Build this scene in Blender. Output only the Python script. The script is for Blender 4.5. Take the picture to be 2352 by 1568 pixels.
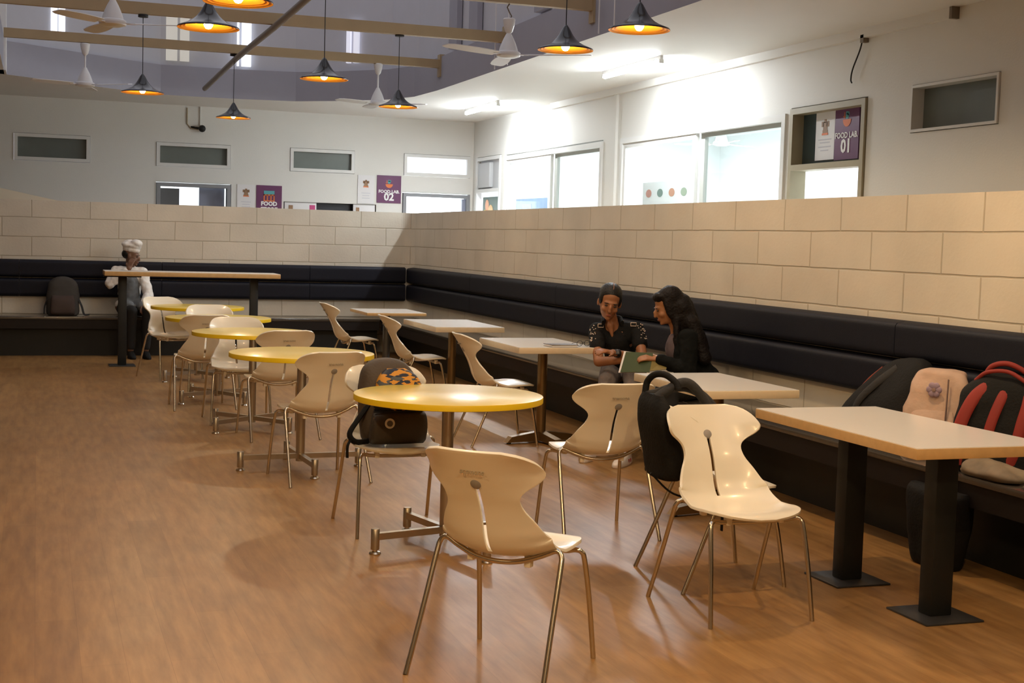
import bpy, bmesh, math, random
from mathutils import Vector, Matrix, noise
C = bpy.context.scene.collection
for o in list(bpy.data.objects): bpy.data.objects.remove(o, do_unlink=True)
S = bpy.context.scene
PI = math.pi
R = math.radians
# ---------------------------------------------------------------- camera
cd = bpy.data.cameras.new('camera'); cam = bpy.data.objects.new('camera', cd); C.objects.link(cam)
cd.sensor_width = 36; cd.lens = 3126.8 * 36 / 2352; cd.clip_end = 200
rx = Vector((0.94393595, -0.32886796, 0.02882325)); ux = Vector((-0.00291086, 0.07901453, 0.99686921)); wx = Vector((0.3301158, 0.94106459, -0.07362736))
cam.matrix_world = Matrix(((rx.x, ux.x, -wx.x, 0), (rx.y, ux.y, -wx.y, 0), (rx.z, ux.z, -wx.z, 1.5012), (0, 0, 0, 1)))
S.camera = cam
# ---------------------------------------------------------------- world, lights, exposure
W = bpy.data.worlds.new('world'); S.world = W; W.use_nodes = True
bg = W.node_tree.nodes['Background']; bg.inputs[0].default_value = (0.74, 0.73, 0.80, 1); bg.inputs[1].default_value = 0.75
S.view_settings.view_transform = 'Standard'; S.view_settings.look = 'None'; S.view_settings.gamma = 1
S.view_settings.use_curve_mapping = False; S.view_settings.exposure = 0.14
LAMP_W = 27.0      # each pendant
TUBE_W = 46.0      # each corridor tube
ROOM_W = 190.0     # kitchens behind the glass
def area(name, loc, sx, sy, power, color, rot=(0, 0, 0)):
    l = bpy.data.lights.new(name, 'AREA'); l.shape = 'RECTANGLE'; l.size = sx; l.size_y = sy; l.energy = power; l.color = color
    o = bpy.data.objects.new(name, l); C.objects.link(o); o.location = loc; o.rotation_euler = rot
    return o
area('kitchen_ceiling_light', (8.2, 12.2, 3.1), 2.0, 4.0, ROOM_W, (0.93, 0.97, 1.0))
area('kitchen_ceiling_light', (8.2, 17.0, 3.1), 2.0, 3.0, ROOM_W * .7, (0.93, 0.97, 1.0))
area('store_ceiling_light', (5.6, 21.2, 3.1), 1.6, 1.6, 150, (0.95, 0.98, 1.0))
area('store_ceiling_light', (2.0, 21.2, 3.1), 1.0, 1.0, 30, (0.95, 0.98, 1.0))

# ---------------------------------------------------------------- materials
MATS = {}
def mat(name, col, rough=.5, metal=0, spec=.5, coat=0, noise_amt=0, noise_scale=8, bump=0, bump_scale=60, emit=None, estr=0, trans=0):
    if name in MATS: return MATS[name]
    m = bpy.data.materials.new(name); m.use_nodes = True; nt = m.node_tree; b = nt.nodes['Principled BSDF']
    b.inputs['Base Color'].default_value = (*col, 1); b.inputs['Roughness'].default_value = rough; b.inputs['Metallic'].default_value = metal
    b.inputs['Specular IOR Level'].default_value = spec; b.inputs['Coat Weight'].default_value = coat; b.inputs['Coat Roughness'].default_value = .12
    if trans: b.inputs['Transmission Weight'].default_value = trans
    if emit: b.inputs['Emission Color'].default_value = (*emit, 1); b.inputs['Emission Strength'].default_value = estr
    if noise_amt or bump:
        tc = nt.nodes.new('ShaderNodeTexCoord')
    if noise_amt:
        n = nt.nodes.new('ShaderNodeTexNoise'); n.inputs['Scale'].default_value = noise_scale; n.inputs['Detail'].default_value = 5
        nt.links.new(tc.outputs['Object'], n.inputs['Vector'])
        mx = nt.nodes.new('ShaderNodeMix'); mx.data_type = 'RGBA'
        mx.inputs['A'].default_value = (*[c * (1 - noise_amt) for c in col], 1); mx.inputs['B'].default_value = (*[min(1, c * (1 + noise_amt)) for c in col], 1)
        nt.links.new(n.outputs['Fac'], mx.inputs['Factor']); nt.links.new(mx.outputs['Result'], b.inputs['Base Color'])
    if bump:
        n2 = nt.nodes.new('ShaderNodeTexNoise'); n2.inputs['Scale'].default_value = bump_scale
        nt.links.new(tc.outputs['Object'], n2.inputs['Vector'])
        bp = nt.nodes.new('ShaderNodeBump'); bp.inputs['Strength'].default_value = bump; bp.inputs['Distance'].default_value = .01
        nt.links.new(n2.outputs['Fac'], bp.inputs['Height']); nt.links.new(bp.outputs['Normal'], b.inputs['Normal'])
    MATS[name] = m; return m
def floor_material():
    m = bpy.data.materials.new('wood_vinyl'); m.use_nodes = True; nt = m.node_tree; b = nt.nodes['Principled BSDF']; L = nt.links.new
    tc = nt.nodes.new('ShaderNodeTexCoord'); mp = nt.nodes.new('ShaderNodeMapping'); mp.inputs['Rotation'].default_value = (0, 0, R(90))
    L(tc.outputs['Object'], mp.inputs['Vector'])
    br = nt.nodes.new('ShaderNodeTexBrick'); br.inputs['Scale'].default_value = 1; br.inputs['Brick Width'].default_value = 1.2; br.inputs['Row Height'].default_value = .15
    br.inputs['Mortar Size'].default_value = .0008; br.inputs['Color1'].default_value = (.375, .210, .075, 1); br.inputs['Color2'].default_value = (.315, .170, .058, 1); br.inputs['Mortar'].default_value = (.25, .125, .04, 1)
    L(mp.outputs[0], br.inputs['Vector'])
    mp2 = nt.nodes.new('ShaderNodeMapping'); mp2.inputs['Scale'].default_value = (9, 1.1, 1); L(tc.outputs['Object'], mp2.inputs['Vector'])
    n = nt.nodes.new('ShaderNodeTexNoise'); n.inputs['Scale'].default_value = 2.4; n.inputs['Detail'].default_value = 7; n.inputs['Roughness'].default_value = .6; L(mp2.outputs[0], n.inputs['Vector'])
    rp = nt.nodes.new('ShaderNodeValToRGB'); rp.color_ramp.elements[0].position = .3; rp.color_ramp.elements[0].color = (.70, .64, .60, 1); rp.color_ramp.elements[1].position = .72; rp.color_ramp.elements[1].color = (1.15, 1.15, 1.15, 1)
    L(n.outputs['Fac'], rp.inputs[0])
    mx = nt.nodes.new('ShaderNodeMix'); mx.data_type = 'RGBA'; mx.blend_type = 'MULTIPLY'; mx.inputs['Factor'].default_value = 1
    L(br.outputs['Color'], mx.inputs['A']); L(rp.outputs['Color'], mx.inputs['B']); L(mx.outputs['Result'], b.inputs['Base Color'])
    n3 = nt.nodes.new('ShaderNodeTexNoise'); n3.inputs['Scale'].default_value = 1.7; n3.inputs['Detail'].default_value = 4; L(tc.outputs['Object'], n3.inputs['Vector'])
    mr = nt.nodes.new('ShaderNodeMapRange'); mr.inputs['To Min'].default_value = .30; mr.inputs['To Max'].default_value = .44; L(n3.outputs['Fac'], mr.inputs['Value']); L(mr.outputs[0], b.inputs['Roughness'])
    b.inputs['Specular IOR Level'].default_value = .5
    return m
def block_material():
    m = bpy.data.materials.new('painted_blocks'); m.use_nodes = True; nt = m.node_tree; b = nt.nodes['Principled BSDF']; L = nt.links.new
    tc = nt.nodes.new('ShaderNodeTexCoord')
    br = nt.nodes.new('ShaderNodeTexBrick'); br.inputs['Scale'].default_value = 1; br.inputs['Brick Width'].default_value = .66; br.inputs['Row Height'].default_value = .2275
    br.inputs['Mortar Size'].default_value = .007; br.inputs['Mortar Smooth'].default_value = .6
    c = (.82, .76, .65)
    br.inputs['Color1'].default_value = (*c, 1); br.inputs['Color2'].default_value = (.79, .73, .62, 1); br.inputs['Mortar'].default_value = (.60, .53, .41, 1)
    nz = nt.nodes.new('ShaderNodeTexNoise'); nz.inputs['Scale'].default_value = 3; L(tc.outputs['UV'], nz.inputs['Vector'])
    ad = nt.nodes.new('ShaderNodeMix'); ad.data_type = 'VECTOR'; ad.inputs['Factor'].default_value = .012
    L(tc.outputs['UV'], ad.inputs['A']); L(nz.outputs['Color'], ad.inputs['B']); L(ad.outputs['Result'], br.inputs['Vector'])
    n = nt.nodes.new('ShaderNodeTexNoise'); n.inputs['Scale'].default_value = 1.6; n.inputs['Detail'].default_value = 6; L(tc.outputs['UV'], n.inputs['Vector'])
    mx = nt.nodes.new('ShaderNodeMix'); mx.data_type = 'RGBA'; mx.blend_type = 'MULTIPLY'; mx.inputs['Factor'].default_value = .35
    L(br.outputs['Color'], mx.inputs['A']); L(n.outputs['Fac'], mx.inputs['B']); L(mx.outputs['Result'], b.inputs['Base Color'])
    inv = nt.nodes.new('ShaderNodeMath'); inv.operation = 'SUBTRACT'; inv.inputs[0].default_value = 1; L(br.outputs['Fac'], inv.inputs[1])
    n2 = nt.nodes.new('ShaderNodeTexNoise'); n2.inputs['Scale'].default_value = 40; L(tc.outputs['UV'], n2.inputs['Vector'])
    am = nt.nodes.new('ShaderNodeMath'); am.operation = 'MULTIPLY_ADD'; L(n2.outputs['Fac'], am.inputs[0]); am.inputs[1].default_value = .15; L(inv.outputs[0], am.inputs[2])
    bp = nt.nodes.new('ShaderNodeBump'); bp.inputs['Strength'].default_value = .55; bp.inputs['Distance'].default_value = .012; L(am.outputs[0], bp.inputs['Height']); L(bp.outputs['Normal'], b.inputs['Normal'])
    b.inputs['Roughness'].default_value = .55
    return m
M_floor = floor_material(); M_block = block_material()
M_wall = mat('white_wall_paint', (.80, .79, .75), .6, noise_amt=.03, noise_scale=2, bump=.08)
M_ceil = mat('white_ceiling_paint', (.82, .81, .78), .7, noise_amt=.02, noise_scale=3)
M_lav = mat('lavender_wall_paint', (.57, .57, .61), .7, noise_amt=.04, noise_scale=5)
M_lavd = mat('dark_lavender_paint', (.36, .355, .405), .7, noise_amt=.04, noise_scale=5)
M_beam = mat('tan_painted_steel', (.42, .31, .17), .5, noise_amt=.1, noise_scale=6)
M_brace = mat('brown_painted_steel', (.20, .16, .12), .5, noise_amt=.1, noise_scale=6)
M_alu = mat('white_window_frame', (.80, .80, .78), .35)
M_tan = mat('beige_door_frame', (.42, .37, .25), .5, noise_amt=.06)
M_grey = mat('grey_door_frame', (.28, .29, .31), .5)
M_blk = mat('black_paint', (.011, .012, .012), .45, spec=.35, noise_amt=.2)
M_navy = mat('navy_leatherette', (.009, .010, .018), .5, spec=.2, noise_amt=.15, noise_scale=20, bump=.12, bump_scale=250)
M_lam = mat('cream_laminate', (.72, .65, .53), .28, noise_amt=.04, noise_scale=3, coat=.3)
M_lamd = mat('dark_bench_edge', (.05, .048, .04), .5)
M_white = mat('white_table_laminate', (.90, .87, .82), .20, noise_amt=.015, coat=.15)
M_ply = mat('plywood_edge', (.58, .36, .15), .4, noise_amt=.15, noise_scale=30)
M_plyl = mat('pale_table_edge', (.72, .60, .42), .4, noise_amt=.08, noise_scale=30)
M_yel = mat('yellow_table_top', (.80, .60, .10), .28, coat=.2, noise_amt=.05, noise_scale=9)
M_yele = mat('yellow_table_edge', (.86, .60, .012), .35)
M_shell = mat('cream_chair_shell', (.86, .80, .66), .30, coat=.25, noise_amt=.02)
M_chrome = mat('chrome_tube', (.62, .56, .46), .22, metal=1)
M_steel = mat('brushed_steel', (.50, .44, .35), .34, metal=.95)
M_rub = mat('grey_plastic', (.30, .28, .26), .6)
M_ink = mat('dark_ink', (.34, .28, .19), .6)
M_lampb = mat('black_lamp_enamel', (.012, .011, .011), .22, coat=.4)
M_gold = mat('golden_lamp_lining', (.95, .42, .045), .5, metal=.2)
M_bulb = mat('warm_bulb', (1, .8, .5), .5, emit=(1, .66, .25), estr=75)
M_cord = mat('black_cord', (.01, .01, .01), .6)
M_fan = mat('white_fan_enamel', (.78, .76, .74), .35)
M_glassd = mat('frosted_dark_glass', (.16, .18, .165), .30, noise_amt=.18, noise_scale=4)
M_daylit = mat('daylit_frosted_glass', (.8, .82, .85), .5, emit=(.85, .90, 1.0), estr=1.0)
M_tube = mat('lit_fluorescent_tube', (1, 1, 1), .5, emit=(.90, .96, 1.0), estr=110)
M_hvac = mat('pale_grey_panel', (.55, .56, .57), .5)
M_purp = mat('purple_sign', (.135, .028, .105), .45)
M_paper = mat('white_sign_paper', (.82, .81, .82), .6)
M_signw = mat('sign_white_letters', (.9, .9, .9), .6)
M_orange = mat('sign_orange', (.75, .20, .06), .6)
M_teal = mat('sign_teal', (.10, .38, .42), .6)
M_brown = mat('crest_brown', (.34, .20, .11), .6)
M_pink = mat('sign_pink', (.6, .08, .25), .6)
M_blueg = mat('blue_grey_paint', (.30, .33, .44), .5)
M_dk = mat('dark_screen', (.012, .013, .022), .3)
M_glass = None
def glass_material():
    m = bpy.data.materials.new('clear_window_glass'); m.use_nodes = True; nt = m.node_tree; nt.nodes.clear()
    out = nt.nodes.new('ShaderNodeOutputMaterial'); tr = nt.nodes.new('ShaderNodeBsdfTransparent'); tr.inputs[0].default_value = (.93, .96, .96, 1)
    gl = nt.nodes.new('ShaderNodeBsdfGlossy'); gl.inputs['Roughness'].default_value = .03; mx = nt.nodes.new('ShaderNodeMixShader'); mx.inputs[0].default_value = .05
    nt.links.new(tr.outputs[0], mx.inputs[1]); nt.links.new(gl.outputs[0], mx.inputs[2]); nt.links.new(mx.outputs[0], out.inputs[0])
    return m
M_glass = glass_material()
M_skin1 = mat('brown_skin', (.30, .125, .055), .5, noise_amt=.06)
M_skin2 = mat('warm_brown_skin', (.34, .15, .065), .5, noise_amt=.06)
M_skin3 = mat('deep_brown_skin', (.17, .085, .05), .5, noise_amt=.06)
M_hair = mat('black_hair', (.007, .006, .005), .5, spec=.3, bump=.5, bump_scale=90)
M_hair2 = mat('dark_brown_hair', (.006, .004, .004), .6, spec=.2, bump=.6, bump_scale=70)
M_lip = mat('muted_lips', (.25, .07, .045), .5)
M_eye = mat('eye_dark', (.02, .015, .012), .3)
M_bshirt = mat('black_shirt_cloth', (.009, .009, .009), .85, spec=.2, bump=.3, bump_scale=60)
M_stud = mat('pale_studs', (.75, .60, .50), .4)
M_greypant = mat('grey_trouser_cloth', (.16, .135, .125), .85, bump=.3, bump_scale=60)
M_hoodie = mat('charcoal_hoodie_cloth', (.006, .007, .007), .9, spec=.15, bump=.3, bump_scale=50)
M_tee = mat('mauve_grey_cloth', (.10, .075, .085), .8, noise_amt=.4, noise_scale=25)
M_chefw = mat('white_jacket_cloth', (.82, .80, .77), .8, bump=.4, bump_scale=30)
M_apron = mat('grey_apron_cloth', (.13, .145, .16), .85, noise_amt=.35, noise_scale=14)
M_bpant = mat('black_trouser_cloth', (.010, .010, .010), .85)
M_shoe = mat('white_shoe_leather', (.70, .62, .55), .5)
M_red = mat('red_cloth', (.26, .022, .014), .7, noise_amt=.15)
M_green = mat('green_folder', (.040, .066, .012), .45)
M_yelf = mat('olive_yellow_folder', (.20, .15, .02), .5)

# ---------------------------------------------------------------- helpers
def newobj(name, me, m, parent=None, loc=(0, 0, 0), rot=(0, 0, 0), smooth=None):
    if m is not None and not me.materials: me.materials.append(m)
    o = bpy.data.objects.new(name, me); C.objects.link(o); o.parent = parent; o.location = loc; o.rotation_euler = rot
    if smooth is not None:
        for p in me.polygons: p.use_smooth = True
        me.set_sharp_from_angle(angle=R(smooth))
    return o
def thing(name, label, cat, loc=(0, 0, 0), rotz=0, group=None):
    o = bpy.data.objects.new(name, None); C.objects.link(o); o.empty_display_size = .1
    o.location = loc; o.rotation_euler = (0, 0, rotz); o['label'] = label; o['category'] = cat
    if group: o['group'] = group
    return o
def tag(o, label, cat, group=None, kind=None):
    o['label'] = label; o['category'] = cat
    if group: o['group'] = group
    if kind: o['kind'] = kind
    return o
def struct(o, label, cat='wall'):
    o['label'] = label; o['category'] = cat; o['kind'] = 'structure'; return o
def dup(root, loc, rotz, label, group=None):
    r = root.copy(); C.objects.link(r); r.location = loc; r.rotation_euler = (0, 0, rotz); r['label'] = label
    if group: r['group'] = group
    for ch in list(root.children):
        c = ch.copy(); C.objects.link(c); c.parent = r
        for g in list(ch.children):
            d = g.copy(); C.objects.link(d); d.parent = c
    return r
def bm_box(bm, a, b, mi=0):
    x0, y0, z0 = a; x1, y1, z1 = b
    v = [bm.verts.new(p) for p in ((x0, y0, z0), (x1, y0, z0), (x1, y1, z0), (x0, y1, z0), (x0, y0, z1), (x1, y0, z1), (x1, y1, z1), (x0, y1, z1))]
    for f in ((0, 3, 2, 1), (4, 5, 6, 7), (0, 1, 5, 4), (1, 2, 6, 5), (2, 3, 7, 6), (3, 0, 4, 7)):
        bm.faces.new([v[i] for i in f]).material_index = mi
def bm_obj(name, bm, m, parent=None, loc=(0, 0, 0), rot=(0, 0, 0), smooth=None, bevel=0, seg=2):
    if bevel:
        bmesh.ops.bevel(bm, geom=[e for e in bm.edges], offset=bevel, segments=seg, profile=.5, affect='EDGES', clamp_overlap=True)
    bmesh.ops.recalc_face_normals(bm, faces=bm.faces[:])
    me = bpy.data.meshes.new(name); bm.to_mesh(me); bm.free()
    if isinstance(m, (list, tuple)):
        for q in m: me.materials.append(q)
        m = None
    return newobj(name, me, m, parent, loc, rot, smooth)
def box(name, a, b, m, parent=None, bevel=0, loc=(0, 0, 0), rot=(0, 0, 0), seg=2):
    bm = bmesh.new(); bm_box(bm, a, b)
    return bm_obj(name, bm, m, parent, loc, rot, 40 if bevel else None, bevel, seg)
def lathe_bm(bm, prof, n=32, c=(0, 0, 0), caps=True):
    rings = []
    for r, z in prof:
        if r < 1e-6: rings.append([bm.verts.new((c[0], c[1], c[2] + z))])
        else: rings.append([bm.verts.new((c[0] + r * math.cos(2 * PI * k / n), c[1] + r * math.sin(2 * PI * k / n), c[2] + z)) for k in range(n)])
    for a, b in zip(rings, rings[1:]):
        for k in range(n):
            k2 = (k + 1) % n
            if len(a) == 1 and len(b) == 1: continue
            if len(a) == 1: bm.faces.new((a[0], b[k], b[k2]))
            elif len(b) == 1: bm.faces.new((a[k], a[k2], b[0]))
            else: bm.faces.new((a[k], a[k2], b[k2], b[k]))
    if caps:
        for rg in (rings[0], rings[-1]):
            if len(rg) > 2:
                try: bm.faces.new(rg)
                except Exception: pass
def lathe(name, prof, m, parent=None, n=32, loc=(0, 0, 0), rot=(0, 0, 0), caps=True, smooth=40):
    bm = bmesh.new(); lathe_bm(bm, prof, n, caps=caps); return bm_obj(name, bm, m, parent, loc, rot, smooth)
def spline(pts, n):
    out = []; P = [Vector(p) for p in pts]; P = [P[0] * 2 - P[1]] + P + [P[-1] * 2 - P[-2]]
    for i in range(1, len(P) - 2):
        for k in range(n):
            t = k / n; a, b, c, d = P[i - 1], P[i], P[i + 1], P[i + 2]
            out.append(.5 * ((2 * b) + (c - a) * t + (2 * a - 5 * b + 4 * c - d) * t * t + (3 * b - a - 3 * c + d) * t ** 3))
    out.append(P[-2]); return out
def tube_bm(bm, pts, r, n=10, flat=None, up=None):
    pts = [Vector(p) for p in pts]; rings = []; prev = None
    for i, p in enumerate(pts):
        t = (pts[min(i + 1, len(pts) - 1)] - pts[max(i - 1, 0)]).normalized()
        if prev is None:
            ref = Vector(up) if up else (Vector((0, 0, 1)) if abs(t.z) < .9 else Vector((1, 0, 0)))
            a = t.cross(ref).normalized()
        else: a = (prev - t * prev.dot(t)).normalized()
        prev = a; b = t.cross(a); rr = r[i] if isinstance(r, (list, tuple)) else r
        fb = flat if flat else 1
        rings.append([bm.verts.new(p + a * rr * math.cos(2 * PI * k / n) + b * rr * fb * math.sin(2 * PI * k / n)) for k in range(n)])
    for A, B in zip(rings, rings[1:]):
        for k in range(n): bm.faces.new((A[k], A[(k + 1) % n], B[(k + 1) % n], B[k]))
    bm.faces.new(rings[0]); bm.faces.new(rings[-1][::-1])
def tube(name, pts, r, m, parent=None, n=10, flat=None, up=None, loc=(0, 0, 0)):
    bm = bmesh.new(); tube_bm(bm, pts, r, n, flat, up); return bm_obj(name, bm, m, parent, loc, smooth=50)
def bake(o):
    dg = bpy.context.evaluated_depsgraph_get(); dg.update()
    me = bpy.data.meshes.new_from_object(o.evaluated_get(dg)); old = o.data; o.modifiers.clear(); o.data = me
    return o
def text(name, body, size, m, parent=None, loc=(0, 0, 0), rot=(0, 0, 0), bold=.0, xs=1.0):
    cu = bpy.data.curves.new(name, 'FONT'); cu.body = body; cu.size = size; cu.align_x = 'CENTER'; cu.align_y = 'CENTER'; cu.extrude = .0008; cu.offset = bold; cu.resolution_u = 2
    t = bpy.data.objects.new('t', cu); C.objects.link(t); dg = bpy.context.evaluated_depsgraph_get(); dg.update()
    me = bpy.data.meshes.new_from_object(t.evaluated_get(dg)); bpy.data.objects.remove(t)
    me.materials.clear(); me.name = name
    for v in me.vertices: v.co.x *= xs
    return newobj(name, me, m, parent, loc, rot)
def blob(name, prims, m, parent=None, voxel=.012, smooth=4, wrinkle=0, loc=(0, 0, 0)):
    """one continuous skin: capsules and ellipsoids fused by a voxel remesh"""
    bm = bmesh.new()
    for q in prims:
        if q[0] == 'c':
            _, p0, p1, r0, r1 = q[:5]; sq = q[5] if len(q) > 5 else 1
            p0 = Vector(p0); p1 = Vector(p1); d = p1 - p0; L = d.length
            prof = [(0, -r0)]
            for k in range(1, 5): a = PI / 2 * k / 5; prof.append((r0 * math.sin(a), -r0 * math.cos(a)))
            prof += [(r0, 0), ((r0 + r1) / 2, L / 2), (r1, L)]
            for k in range(1, 5): a = PI / 2 * k / 5; prof.append((r1 * math.cos(a), L + r1 * math.sin(a)))
            prof.append((0, L + r1))
            b2 = bmesh.new(); lathe_bm(b2, prof, 20)
            rot = d.to_track_quat('Z', 'Y' if abs(d.normalized().y) < .9 else 'X').to_matrix().to_4x4()
            bmesh.ops.transform(b2, matrix=Matrix.Translation(p0) @ rot @ Matrix.Diagonal((1, sq, 1, 1)), verts=b2.verts)
        else:
            _, c, rad = q[:3]; rot = q[3] if len(q) > 3 else (0, 0, 0)
            b2 = bmesh.new(); bmesh.ops.create_uvsphere(b2, u_segments=24, v_segments=16, radius=1)
            from mathutils import Euler
            bmesh.ops.transform(b2, matrix=Matrix.Translation(Vector(c)) @ Euler(rot).to_matrix().to_4x4() @ Matrix.Diagonal((*rad, 1)), verts=b2.verts)
        me = bpy.data.meshes.new('x'); b2.to_mesh(me); b2.free(); bm.from_mesh(me); bpy.data.meshes.remove(me)
    bmesh.ops.recalc_face_normals(bm, faces=bm.faces[:])
    me = bpy.data.meshes.new(name); bm.to_mesh(me); bm.free()
    o = newobj(name, me, m, parent, loc)
    rm = o.modifiers.new('r', 'REMESH'); rm.mode = 'VOXEL'; rm.voxel_size = voxel; rm.use_smooth_shade = True
    sm = o.modifiers.new('s', 'SMOOTH'); sm.iterations = smooth; sm.factor = .5
    bake(o)
    if wrinkle:
        for v in o.data.vertices:
            v.co += v.normal * (noise.noise(v.co * 14) * wrinkle + noise.noise(v.co * 33) * wrinkle * .5)
    for p in o.data.polygons: p.use_smooth = True
    if m and not o.data.materials: o.data.materials.append(m)
    return o

# ================================================================ SETTING
XB, YB = 4.65, 17.3          # inner faces of the block walls
XO, YO, ZC = 6.15, 19.5, 3.24
struct(box('floor', (-8, -6, -.1), (XO + .1, YO + .1, 0), M_floor), 'brown wood-effect vinyl floor of the dining hall', 'floor')
# block walls with one rounded corner: UV u = length along the wall, v = height from the top course
def block_wall(name, path, label, u0):
    bm = bmesh.new(); uv = bm.loops.layers.uv.new('UVMap'); top = 1.825; th = .2
    P = [Vector((x, y)) for x, y in path]; nrm = []
    for i, p in enumerate(P):
        t = (P[min(i + 1, len(P) - 1)] - P[max(i - 1, 0)]).normalized(); nrm.append(Vector((-t.y, t.x)))
    s = [u0]
    for a, b in zip(P, P[1:]): s.append(s[-1] + (b - a).length)
    fr = [[bm.verts.new((p.x, p.y, 0)), bm.verts.new((p.x, p.y, top)), bm.verts.new((p.x + n.x * th, p.y + n.y * th, top)), bm.verts.new((p.x + n.x * th, p.y + n.y * th, 0))] for p, n in zip(P, nrm)]
    vv = [-top + 10 * .2275, 10 * .2275, 10 * .2275 + th, 10 * .2275 - top]
    for i in range(len(P) - 1):
        for a, b in ((0, 1), (1, 2), (2, 3)):
            f = bm.faces.new((fr[i][a], fr[i + 1][a], fr[i + 1][b], fr[i][b]))
            va, vb = vv[a], vv[b]
            if (a, b) == (2, 3): va = vv[1]
            for l, (u, v) in zip(f.loops, ((s[i], va), (s[i + 1], va), (s[i + 1], vb), (s[i], vb))): l[uv].uv = (u, v)
    bm.faces.new(fr[0]); bm.faces.new(fr[-1])
    o = bm_obj(name, bm, M_block); struct(o, label); return o, s[-1]
rad = .16
arc = [(XB - rad + rad * math.sin(R(a)), YB - rad + rad * math.cos(R(a))) for a in range(0, 91, 9)]
o, s1 = block_wall('wall_far', [(-6, YB)] + arc, 'low cream painted block wall behind the far bench, rounding the corner', .06)
block_wall('wall_right', [(XB, YB - rad), (XB, -5.8)], 'low cream painted block wall behind the long right-hand bench', s1)

def pierced(name, axis, val, a0, a1, z0, z1, holes, th, m, label):
    """wall slab in plane axis=val, thickness th going outward, rectangular holes (a0,a1,z0,z1)"""
    As = sorted(set([a0, a1] + [h[i] for h in holes for i in (0, 1)])); Zs = sorted(set([z0, z1] + [h[i] for h in holes for i in (2, 3)]))
    bm = bmesh.new()
    def P(a, d, z): return (a, val + d, z) if axis == 1 else (val + d, a, z)
    def inside(a, z): return any(h[0] < a < h[1] and h[2] < z < h[3] for h in holes)
    cache = {}
    def V(a, d, z):
        k = (round(a, 4), d, round(z, 4))
        if k not in cache: cache[k] = bm.verts.new(P(a, d, z))
        return cache[k]
    for i in range(len(As) - 1):
        for j in range(len(Zs) - 1):
            ca, cz = (As[i] + As[i + 1]) / 2, (Zs[j] + Zs[j + 1]) / 2
            if inside(ca, cz): continue
            for d in (0, th): bm.faces.new([V(As[i], d, Zs[j]), V(As[i + 1], d, Zs[j]), V(As[i + 1], d, Zs[j + 1]), V(As[i], d, Zs[j + 1])])
    for h in holes:
        for (p, q) in (((h[0], h[2]), (h[1], h[2])), ((h[1], h[2]), (h[1], h[3])), ((h[1], h[3]), (h[0], h[3])), ((h[0], h[3]), (h[0], h[2]))):
            vs = [bm.verts.new(P(p[0], 0, p[1])), bm.verts.new(P(q[0], 0, q[1])), bm.verts.new(P(q[0], th, q[1])), bm.verts.new(P(p[0], th, p[1]))]
            bm.faces.new(vs)
    o = bm_obj(name, bm, m); struct(o, label); return o
far_holes = [(-.29, .69, 2.39, 2.755), (1.56, 2.575, 2.39, 2.725), (3.41, 4.35, 2.40, 2.735), (5.08, 6.10, 2.41, 2.735),
             (1.56, 2.59, 0, 2.18), (5.07, 6.11, 0, 2.17), (3.33, 4.68, 1.0, 1.97)]
pierced('wall_back', 1, YO, -8, XO + .1, 0, ZC + .1, far_holes, .15, M_wall, 'white outer wall across the corridor with high windows and doors')
r_holes = [(14.56, 18.0, .9, 2.69), (10.49, 14.04, .9, 2.67), (9.27, 10.42, 0, 2.71), (7.71, 8.70, 2.385, 2.74), (18.2, 19.3, 0, 2.71)]
pierced('wall_outer', 0, XO, -6, YO, 0, ZC + .1, r_holes, .15, M_wall, 'white corridor wall with large glazed kitchen windows on the right')
# ceiling with the atrium opening
OPEN = [(4.45, -1.5), (4.45, 15.6), (4.40, 16.45), (4.2, 17.0), (3.69, 17.55), (3.2, 17.95), (2.4, 18.12), (1.5, 18.15), (1.0, 17.85), (-.35, 16.85), (-.35, -1.5)]
bm = bmesh.new(); outer = [(-8, -6), (XO, -6), (XO, YO), (-8, YO)]
def loop(pts, z):
    v = [bm.verts.new((x, y, z)) for x, y in pts]; return [bm.edges.new((v[i], v[(i + 1) % len(v)])) for i in range(len(v))]
e = loop(outer, ZC) + loop(OPEN, ZC); bmesh.ops.triangle_fill(bm, edges=e, use_beauty=True)
for f in bm.faces: f.normal_update()
struct(bm_obj('ceiling', bm, M_ceil), 'white ceiling slab around the open atrium', 'ceiling')
def ring(name, pts, z0, z1, off, m, label, closed=True):
    bm = bmesh.new(); n = len(pts); cx, cy = 2.0, 9
    def sh(p): # push outward by off
        d = Vector((p[0] - cx, p[1] - cy)); return (p[0] + math.copysign(off, d.x) * (1 if abs(d.x) > 2 else .0), p[1] + (off if p[1] > 14 else 0))
    Q = [sh(p) for p in pts]
    a = [bm.verts.new((x, y, z0)) for x, y in Q]; b = [bm.verts.new((x, y, z1)) for x, y in Q]
    for i in range(n):
        j = (i + 1) % n; bm.faces.new((a[i], a[j], b[j], b[i]))
    o = bm_obj(name, bm, m); struct(o, label); return o
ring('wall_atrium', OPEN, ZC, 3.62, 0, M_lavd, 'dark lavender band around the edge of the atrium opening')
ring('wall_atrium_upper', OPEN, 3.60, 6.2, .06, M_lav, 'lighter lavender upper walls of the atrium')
# pillar at the left end of the atrium edge
struct(box('trim_1', (-.62, 16.4, ZC), (-.325, 16.86, 4.9), M_ceil), 'beige pillar at the left end of the atrium', 'pillar')
# other hall walls (seen only from other viewpoints / as bounce)
struct(box('wall_left', (-8.1, -6, 0), (-8, YO, ZC), M_wall), 'white wall on the left side of the hall')
struct(box('wall_rear', (-8, -6.1, 0), (XO, -6, ZC), M_wall), 'white wall behind the viewpoint')
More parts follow.
